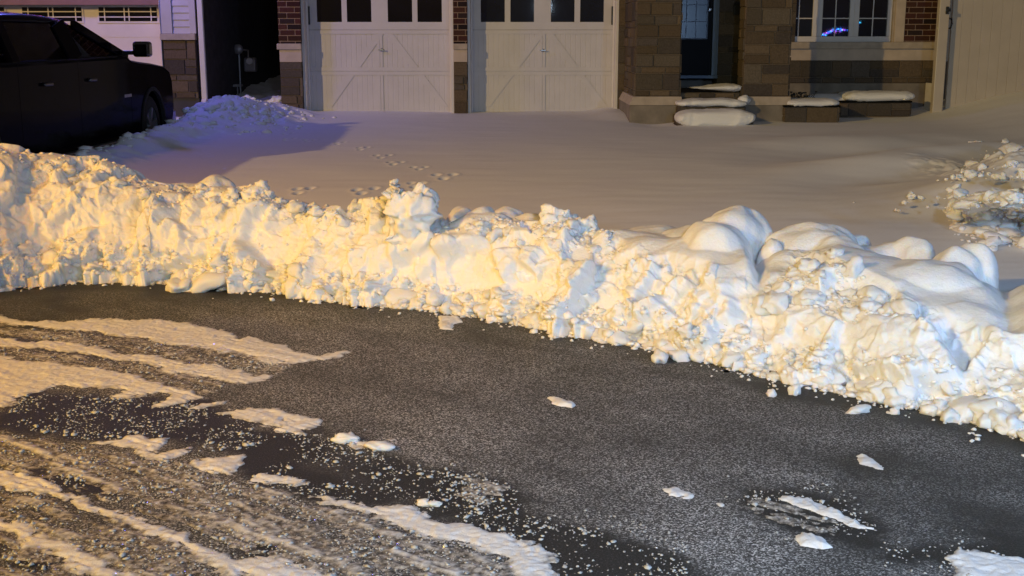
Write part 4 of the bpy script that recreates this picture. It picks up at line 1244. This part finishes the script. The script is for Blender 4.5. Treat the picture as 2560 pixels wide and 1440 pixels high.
# ------------------------------------------------------------------ white side gate
YG = 18.35
gate = empty('side_gate', (XA(2350, YG), YG, .5), 'tall white vinyl fence gate with black latch right of the house', 'gate')
g = MB(); g.box(XA(2333, YG, 200), XA(2366, YG, 100), YG - .06, YG + .06, .2, 3.0); g.build('post', M['vinyl'], gate, .012)
yg = YG + .10
x = XA(2373, yg)
g = MB(); n = 0
while x < 9.4:
    wdt = .152
    g.box(x, x + wdt - .002, yg, yg + .025, .3, 3.0); x += wdt; n += 1
g.box(XA(2373, yg), 9.4, yg + .0255, yg + .06, .3, 3.0)
g.build('gate_panel', M['vinyl'], gate, .0035, seg=3)
g = MB(); lz = ZA(26, YG); lx = XA(2366, YG, 26)
g.box(lx - .035, lx + .012, YG - .085, YG - .061, lz - .055, lz + .055); g.box(lx - .02, lx + .03, YG - .11, YG - .086, lz - .02, lz + .03); g.build('latch', M['black'], gate, .006)
hz0, hz1 = ZA(72, yg), ZA(46, yg); hx = XA(2372, yg, 60) + .02
g = MB(); g.tube([(hx - .02, yg - .005, hz1), (hx, yg - .05, hz1 - .012), (hx + .005, yg - .06, .5 * (hz0 + hz1)), (hx - .005, yg - .05, hz0 + .015), (hx - .03, yg - .005, hz0)], .013, 10); g.build('pull_handle', M['black'], gate, 0, True)
g = MB(); g.box(XA(2324, YG + .3, 230), XA(2331, YG + .3, 230), YG + .2, YG + .5, .3, ZA(208, YG + .3)); tag(g.build('corner_strip', M['trim'], gate))

# ------------------------------------------------------------------ neighbour's house on the left
nb = empty('neighbour_house', (-5.2, 18.9, .2), 'neighbouring house with cream garage door, pale siding and stone base', 'house')
YN = 18.9
n0, n1, n2, n3 = XA(412, YN), XA(437, YN), XA(489, YN), XA(497, YN)
zc1, zc0, zst = ZA(84, YN), ZA(100, YN), ZA(245, YN)
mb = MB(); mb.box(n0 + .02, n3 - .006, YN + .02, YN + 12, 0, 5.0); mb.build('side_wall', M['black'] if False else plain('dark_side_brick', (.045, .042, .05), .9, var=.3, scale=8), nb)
mb = MB(); z = zc1
while z < 3.4:
    mb.poly([(n1, YN - .018, z), (n2, YN - .018, z), (n2, YN - .002, z + .105), (n1, YN - .002, z + .105), (n1, YN, z), (n2, YN, z)], [(0, 1, 2, 3), (0, 4, 5, 1)]); z += .106
mb.build('siding', M['siding'], nb)
mb = MB(); mb.box(n0 - .02, n1 - .002, YN - .04, YN + .019, zc1, 3.4); mb.box(n2 - .06, n3 - .012, YN - .03, YN + .019, zc1, 3.4); mb.build('corner_board', M['siding'], nb, .004)
mb = MB(); mb.box(n0 - .03, n3 - .02, YN - .09, YN + .018, zc0, zc1 - .002); mb.build('stone_cap', M['lime'], nb, .006)
mb = MB(); masonry(mb, (n0, YN - .03, 0), (1, 0, 0), (0, -1, 0), n3 - n0 - .03, zst, zc0 - .002, 'stone', 201); mb.col = (.1, .08, .06); mb.box(n0, n3 - .031, YN - .0285, YN + .018, zst, zc0 - .003); mb.build('stone_veneer', M['stone'], nb)
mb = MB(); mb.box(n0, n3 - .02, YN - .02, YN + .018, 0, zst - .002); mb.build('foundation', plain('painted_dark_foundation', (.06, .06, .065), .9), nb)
# garage door
mb = MB(); yn = YN + .2
gx0, gx1 = -9.2, n0 - .03
zh = ZA(17, yn)
lines = [ZA(v, yn) for v in (93, 175, 260)]
prev = .1
for zq in sorted(lines) + [2.9]:
    mb.box(gx0, gx1, yn, yn + .04, prev, zq - .008); mb.box(gx0, gx1, yn + .006, yn + .03, zq - .0079, zq - .0001); prev = zq
gd = mb.build('garage_door', M['cream'], nb)
for (ua, ub) in ((-140, 12), (57, 205), (248, 393)):
    xa_, xb_ = XA(ua, yn, 35), XA(ub, yn, 35); z0_, z1_ = ZA(53, yn), ZA(18, yn)
    f_ = MB(); f_.box(xa_ - .03, xb_ + .03, yn - .014, yn - .001, z0_ - .03, z1_ + .03); fo = f_.build('window', M['cream'], gd, .003)
    p_ = MB(); p_.box(xa_, xb_, yn - .018, yn - .0145, z0_, z1_); p_.build('pane', M['pane'], fo)
    m_ = MB(); W_ = xb_ - xa_; H_ = z1_ - z0_
    for fx in (.10, .44, .52, .90): m_.box(xa_ + W_ * fx - .008, xa_ + W_ * fx + .008, yn - .026, yn - .0185, z0_, z1_)
    for fz_ in (.30, .68): m_.box(xa_, xb_, yn - .029, yn - .0265, z0_ + H_ * fz_ - .008, z0_ + H_ * fz_ + .008)
    m_.build('glazing_bars', M['cream'], fo)
mb = MB(); mb.box(gx0, gx1, YN + .02, YN + .195, ZA(12, YN), 3.6); mb.build('header', M['soffit'], nb)
mb = MB(); mb.box(gx1 + .001, n0 - .022, YN - .06, YN + .25, .1, 3.4); mb.build('jamb', M['trim'], nb, .004)
mb = MB(); dxs = XA(509, YN, 100)
mb.box(dxs - .05, dxs + .035, YN - .12, YN - .05, ZA(255, YN), 3.4)
mb.hull8([(dxs - .05, YN - .30, ZA(268, YN)), (dxs + .035, YN - .30, ZA(268, YN)), (dxs + .035, YN - .23, ZA(268, YN) - .05), (dxs - .05, YN - .23, ZA(268, YN) - .05)],
         [(dxs - .05, YN - .121, ZA(255, YN) + .06), (dxs + .035, YN - .121, ZA(255, YN) + .06), (dxs + .035, YN - .05, ZA(255, YN) - .005), (dxs - .05, YN - .05, ZA(255, YN) - .005)])
mb.build('downspout', M['trim'], nb, .012)
# gas meter in the passage
YM = 21.6
gm = empty('gas_meter', at(618, 165, YM), 'gas meter with round regulator on the dark wall of the passage', 'gas meter')
x1_, _, z1_ = at(604, 123, YM); x2_, _, z2_ = at(630, 155, YM)
mb = MB(); mb.lathe([(0, -.05), (.06, -.045), (.09, -.015), (.09, .015), (.06, .05), (0, .055)], (x1_ - .03, YM - .15, z1_), 'Y', 24); mb.build('regulator', M['metal'], gm, 0, True)
mb = MB(); mb.box(x2_ - .11, x2_ + .10, YM - .2, YM + .0, z2_ - .17, z2_ + .08); mb.build('meter_body', M['metal'], gm, .03)
mb = MB(); mb.lathe([(0, -.03), (.055, -.028), (.06, 0)], (x2_, YM - .201, z2_ + .02), 'Y', 20); mb.build('dial', M['trim'], gm)
mb = MB(); mb.tube([(x1_ - .03, YM - .1, z1_ - .08), (x1_ - .03, YM - .1, z2_), (x1_ - .03, YM - .1, .55)], .018, 10); mb.tube([(x1_ - .02, YM - .1, z1_), (x2_ - .04, YM - .1, z1_ - .02), (x2_ - .04, YM - .1, z2_ + .06)], .016, 10); mb.build('pipe', M['metal'], gm)
x3_, _, z3_ = at(598, 213, YM - .3)
mb = MB(); mb.box(x3_ - .09, x3_ + .07, YM - .45, YM - .3, z3_ - .02, z3_ + .02); mb.box(x3_ - .02, x3_ + .0, YM - .4, YM - .38, .5, z3_ - .021)
tag(mb.build('low_bracket', M['metal']), 'small pale metal bracket low in the dark passage', 'bracket')
# far end of the passage
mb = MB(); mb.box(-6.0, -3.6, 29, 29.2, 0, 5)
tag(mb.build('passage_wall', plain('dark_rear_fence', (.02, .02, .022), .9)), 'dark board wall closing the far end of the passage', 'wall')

# ------------------------------------------------------------------ pickup truck
TX0, TX1 = -4.72, -6.62                      # right and left sides
tr = empty('pickup_truck', (-5.67, 13.6, .10), 'near-black pickup truck parked nose-in on the cleared driveway', 'truck')
FWY, RWY, WZ, WR = 15.67, 10.45, .50, .40
def arc(cy, r, n=14):
    a0 = math.asin((.46 - WZ) / r)
    return [(cy + r * math.cos(t), WZ + r * math.sin(t)) for t in np.linspace(a0, math.pi - a0, n)]
outl = [(8.9, .60), (8.9, 1.36), (8.95, 1.40), (10.9, 1.42), (14.7, 1.44), (14.95, 1.375), (15.3, 1.345), (15.8, 1.315), (16.3, 1.27), (16.56, 1.20), (16.66, 1.06), (16.68, .70), (16.58, .50), (16.3, .46)]
outl += arc(FWY, .47)
outl += [(14.9, .44), (11.2, .44)]
outl += arc(RWY, .47)
outl += [(9.7, .5)]
bm = bmesh.new()
vs = [bm.verts.new((TX0, y, z)) for y, z in outl]
f = bm.faces.new(vs)
ex = bmesh.ops.extrude_face_region(bm, geom=[f])
for w in [q for q in ex['geom'] if isinstance(q, bmesh.types.BMVert)]: w.co.x = TX1
bmesh.ops.recalc_face_normals(bm, faces=bm.faces)
me = bpy.data.meshes.new('body'); bm.to_mesh(me); bm.free(); me.materials.append(M['paint'])
body = bpy.data.objects.new('body', me); put(body, tr)
m_ = body.modifiers.new('bevel', 'BEVEL'); m_.width = .05; m_.segments = 3; m_.limit_method = 'ANGLE'; m_.angle_limit = R(40)
# cab: roof, pillars
def sx(z, side): t = (z - 1.42) / .45; return (-4.77 - .17 * t) if side else (-6.57 + .17 * t)
mb = MB()
rf = [(10.85, 1.80), (11.0, 1.865), (11.6, 1.895), (12.3, 1.90), (12.9, 1.888), (13.25, 1.868), (13.5, 1.835), (13.62, 1.79)]
sec = [(0, -.10), (.015, -.05), (.05, -.015), (.14, .0), (.35, .012), (.5, .015), (.65, .012), (.86, .0), (.95, -.015), (.985, -.05), (1, -.10)]
vs, fs = [], []
for y, z in rf:
    for t, dz in sec: vs.append((-4.925 + (-6.415 + 4.925) * t, y, z + dz * (1 if z > 1.81 else .35)))
ns_ = len(sec)
for i in range(len(rf) - 1):
    for j in range(ns_): fs.append((i * ns_ + j, i * ns_ + (j + 1) % ns_, (i + 1) * ns_ + (j + 1) % ns_, (i + 1) * ns_ + j))
fs += [tuple(range(ns_)), tuple(range(len(vs) - 1, len(vs) - ns_ - 1, -1))]
mb.poly(vs, fs)
roof = mb.build('roof', M['paint'], tr, 0, True)
for s in (1, 0):
    def P_(y, z): return (sx(z, s), y, z)
    for (a, b, w_, d_) in ((P_(14.84, 1.40), P_(13.50, 1.79), .10, .06), (P_(13.12, 1.40), P_(13.02, 1.80), .34, .05), (P_(11.5, 1.40), P_(11.5, 1.80), .20, .05), (P_(11.0, 1.40), P_(11.0, 1.80), .22, .05)):
        mb = MB(); mb.bar(a, b, w_, d_, (1, 0, 0)); mb.build('cab_pillar', M['paint'], tr, .012)
def side_pane(pl, s):
    mb = MB(); n = len(pl)
    d = -.008 if s else .008
    a = [(sx(z, s) + d, y, z) for y, z in pl]; b = [(x - .004, y, z) for x, y, z in a]
    mb.poly(a + b, [tuple(range(n)), tuple(range(2 * n - 1, n - 1, -1))] + [(i, (i + 1) % n, n + (i + 1) % n, n + i) for i in range(n)])
    mb.build('side_window', M['carglass'], tr)
for s in (1, 0):
    side_pane([(13.28, 1.41), (14.74, 1.41), (13.50, 1.78), (13.17, 1.79)], s)
    side_pane([(11.60, 1.41), (12.96, 1.41), (12.86, 1.79), (11.60, 1.79)], s)
mb = MB(); mb.hull8([(-4.84, 14.80, 1.415), (-6.50, 14.80, 1.415), (-6.36, 13.54, 1.78), (-4.98, 13.54, 1.78)], [(-4.84, 14.805, 1.42), (-6.50, 14.805, 1.42), (-6.36, 13.545, 1.785), (-4.98, 13.545, 1.785)]); mb.build('windscreen', M['carglass'], tr)
mb = MB(); mb.box(-4.98, -6.36, 10.92, 10.93, 1.42, 1.80); mb.build('rear_window', M['pane'], tr)
for xx in (-5.25, -6.1):
    mb = MB(); mb.box(xx - .24, xx + .24, 13.05, 13.2, 1.0, 1.52); mb.box(xx - .12, xx + .12, 13.05, 13.16, 1.54, 1.70); mb.build('seat', M['seat'], tr, .04)
mb = MB()
cc = Vector((-6.1, 14.05, 1.50))
mb.tube([cc + Vector((.19 * math.cos(a), -.08 * math.sin(a) * 1.0, .17 * math.sin(a))) for a in np.linspace(0, 2 * math.pi, 25)], .016, 8, False); mb.bar(cc - Vector((.18, 0, 0)), cc + Vector((.18, 0, 0)), .05, .03); mb.build('steering_wheel', M['seat'], tr)
# mirror
mb = MB(); mx, my, mz = -4.50, 14.62, 1.50
mb.box(mx - .10, mx + .11, my - .05, my + .10, mz - .085, mz + .10); mi = mb.build('wing_mirror', plain('smoked_chrome', (.12, .12, .13), .10, 1.0), tr, .035, seg=3)
g = MB(); g.box(-4.74, mx - .09, my + .01, my + .07, mz - .06, mz - .01); g.build('mirror_arm', M['black'], mi, .01)
for yy, nm in ((13.42, 'door_handle'), (12.12, 'door_handle')):
    g = MB(); g.box(TX0 - .001, TX0 + .04, yy - .11, yy + .11, 1.165, 1.20); g.build(nm, plain('dim_handle_chrome', (.10, .10, .11), .3, 1.0), tr, .012)
g = MB()
for k in range(5):
    yy = 14.55 + k * .055; g.box(TX0 - .001, TX0 + .006, yy, yy + .032, .93, .965)
g.build('door_badge', M['chrome'], tr)
# door gaps, running board, lamps, grille
g = MB()
for yy in (11.45, 13.05, 14.80): g.box(TX0 - .002, TX0 + .0015, yy, yy + .010, .52, 1.40)
g.build('door_gap', M['paint'], tr)
g = MB(); g.box(TX0 - .10, TX0 + .07, 11.2, 15.05, .40, .45); g.build('running_board', M['rim'], tr, .012)
g = MB(); g.box(-4.86, -6.48, 16.655, 16.70, .74, 1.02); g.build('grille', M['black'], tr, .02)
g = MB(); g.box(-4.74, -6.60, 16.60, 16.80, .48, .66); g.build('bumper', M['chrome'], tr, .03)
for xx in (-4.80, -6.36):
    g = MB(); g.box(xx - .18, xx + .03, 16.52, 16.68, .98, 1.11); g.build('headlight', M['carglass'], tr, .02)
for cy in (FWY, RWY):
    for s, xs_ in ((1, TX0 + .004), (-1, TX1 - .004)):
        mb = MB(); a = np.linspace(-.05, math.pi + .05, 22); r0, r1 = .465, .515
        vs, fs = [], []
        for t in a:
            for r, dx in ((r0, -.03), (r1, -.03), (r1, .012), (r0, .012)): vs.append((xs_ + dx * s, cy + r * math.cos(t), WZ + r * math.sin(t)))
        for i in range(21):
            for k in range(4): fs.append((i * 4 + k, i * 4 + (k + 1) % 4, i * 4 + 4 + (k + 1) % 4, i * 4 + 4 + k))
        fs += [(0, 1, 2, 3), (87, 86, 85, 84)]
        mb.poly(vs, fs); mb.build('wheel_arch_trim', M['rubber'], tr)
for cy in (FWY, RWY):
    for xo, s in ((TX0 - .02, 1), (TX1 + .02, -1)):
        mb = MB(); mb.lathe([(.25, 0), (.30, 0), (.36, -.005 * s), (.395, -.03 * s), (.40, -.06 * s), (.40, -.20 * s), (.385, -.24 * s), (.30, -.26 * s), (.25, -.26 * s), (.25, 0)], (xo, cy, WZ), 'X', 40)
        wh = mb.build('wheel', M['rubber'], tr, 0, True)
        mb = MB(); mb.lathe([(0, -.02 * s), (.06, -.015 * s), (.07, -.05 * s), (.24, -.09 * s), (.245, -.01 * s), (.262, -.003 * s)], (xo, cy, WZ), 'X', 40)
        for k in range(6):
            t = k * math.pi / 3 + .3
            mb.bar((xo - .03 * s, cy + .05 * math.cos(t), WZ + .05 * math.sin(t)), (xo - .02 * s, cy + .245 * math.cos(t), WZ + .245 * math.sin(t)), .055, .03, (1, 0, 0))
        mb.build('rim', M['rim'], wh)
# ------------------------------------------------------------------ strings of lights that show as reflections
def lights(name, pts, cols, r, label, strength, seed):
    root = empty(name, pts[0], label, 'string lights')
    w = MB(); w.tube(pts, .006, 6); w.build('cable', M['wire'], root)
    rr = random.Random(seed)
    v, f = ICO1
    for k, c_ in enumerate(cols):
        sel = [i for i in range(len(pts)) if i % len(cols) == k]
        if not sel: continue
        V_ = np.concatenate([v * r + np.array(pts[i]) - np.array([0, 0, r * 1.2]) for i in sel]); F_ = np.concatenate([f + len(v) * n for n in range(len(sel))])
        b = bpy.data.objects.new('bulbs', np_mesh('bulbs', V_, F_, emit('%s_glow_%d' % (name, k), c_, strength))); put(b, root)
    return root

def mirror_pt(u, v, Yb):                    # where a thing must stand to be mirrored in the window at this spot
    x, y, z = ray(u, v); k = (yw + .012) / y; k2 = k + (yw + .012 - Yb) / y
    return (x * k2, Yb, CAMZ + z * k2)
rr = random.Random(9)
pts = []
for t in np.linspace(0, 1, 30):
    pts.append(mirror_pt(2053 + 56 * t + rr.uniform(-3, 3), 90 - 16 * t - 5 * math.sin(t * 3) + rr.uniform(-4, 3), -9 + rr.uniform(-.2, .2)))
for t in np.linspace(0, 1, 7):
    pts.append(mirror_pt(2120 + 30 * t, 72 - 16 * t + rr.uniform(-2, 2), -9))
lights('string_lights', pts, [(.03, .16, 1), (.05, .55, 1), (.05, .05, 1), (.7, .15, .8), (.12, .08, 1)], .022, 'blue and cyan string lights across the road, mirrored in the window', 90, 2)
pts = [(-9.0 + .16 * k, 18.62, 3.15 + .03 * math.sin(k * 1.7)) for k in range(26)]
lights('eave_lights', pts, [(.08, .12, 1), (.35, .1, 1), (.9, .12, .5), (.1, .3, 1)], .03, 'violet and blue eave lights of the neighbour, glinting on the truck roof', 30, 4)

# ------------------------------------------------------------------ light
def lamp(name, loc, col, watt, rad, kind='POINT', aim=None, size=None, blend=None):
    L = bpy.data.lights.new(name, kind); L.color = col; L.energy = watt; L.shadow_soft_size = rad
    o = bpy.data.objects.new(name, L); o.location = loc
    if aim is not None: o.rotation_euler = (Vector(aim) - Vector(loc)).to_track_quat('-Z', 'Y').to_euler()
    if kind == 'SPOT': L.spot_size = size; L.spot_blend = blend
    COL.objects.link(o); return o
lamp('street_lamp_light', (-29.0, -13.6, 14.4), (1.0, .65, .20), 27500, .25)
lamp('sodium_lamp_light', (-8.5, .6, 6.0), (1, .42, .02), 2900, .3, 'SPOT', (-5.3, 4.9, 0), R(70), .7)
lamp('headlight_light', (-5.2, -2.6, 1.62), (.95, .88, .10), 580, .22, 'SPOT', (.9, 7.0, .4), R(60), .9)
lamp('added_fill_light', (1.02, -.4, 2.6), (.57, .76, 1.0), 920, .2, 'SPOT', (1.7, 5.2, 0), R(88), 1.0)  # unseen lamp added near the camera as cool frontal fill
lamp('added_fill_light', (4.6, .4, 2.1), (.36, .60, 1.0), 600, .20)  # second unseen lamp, added to turn right-facing snow bluer
lamp('eave_glow_light', (-6.0, 17.0, 4.2), (.17, .18, 1.0), 240, .25)

w = bpy.data.worlds.new('World'); SC.world = w; w.use_nodes = True
nt = w.node_tree; bg = nt.nodes['Background']
sky = nt.nodes.new('ShaderNodeTexSky'); sky.sky_type = 'NISHITA'; sky.sun_disc = False
sky.sun_elevation = R(-4.0); sky.sun_rotation = R(180)
mx = nt.nodes.new('ShaderNodeMix'); mx.data_type = 'RGBA'; mx.blend_type = 'ADD'; mx.inputs['Factor'].default_value = 1.0
mx.inputs['B'].default_value = (.235, .215, .20, 1)
nt.links.new(sky.outputs[0], mx.inputs['A']); nt.links.new(mx.outputs['Result'], bg.inputs['Color'])
bg.inputs['Strength'].default_value = .2

cam = bpy.data.cameras.new('camera'); cam.sensor_width = 36; cam.lens = 36 * FPX / 2560; cam.clip_end = 300; cam.clip_start = .05
co = bpy.data.objects.new('camera', cam); co.location = (0, 0, CAMZ); co.rotation_euler = (R(90) - PITCH, 0, 0)
COL.objects.link(co); SC.camera = co
SC.render.engine = 'CYCLES'
SC.cycles.use_denoising = True
SC.cycles.max_bounces = 6
SC.cycles.sample_clamp_indirect = 6
SC.view_settings.view_transform = 'Standard'; SC.view_settings.look = 'None'; SC.view_settings.gamma = 1.0; SC.view_settings.exposure = 0.0
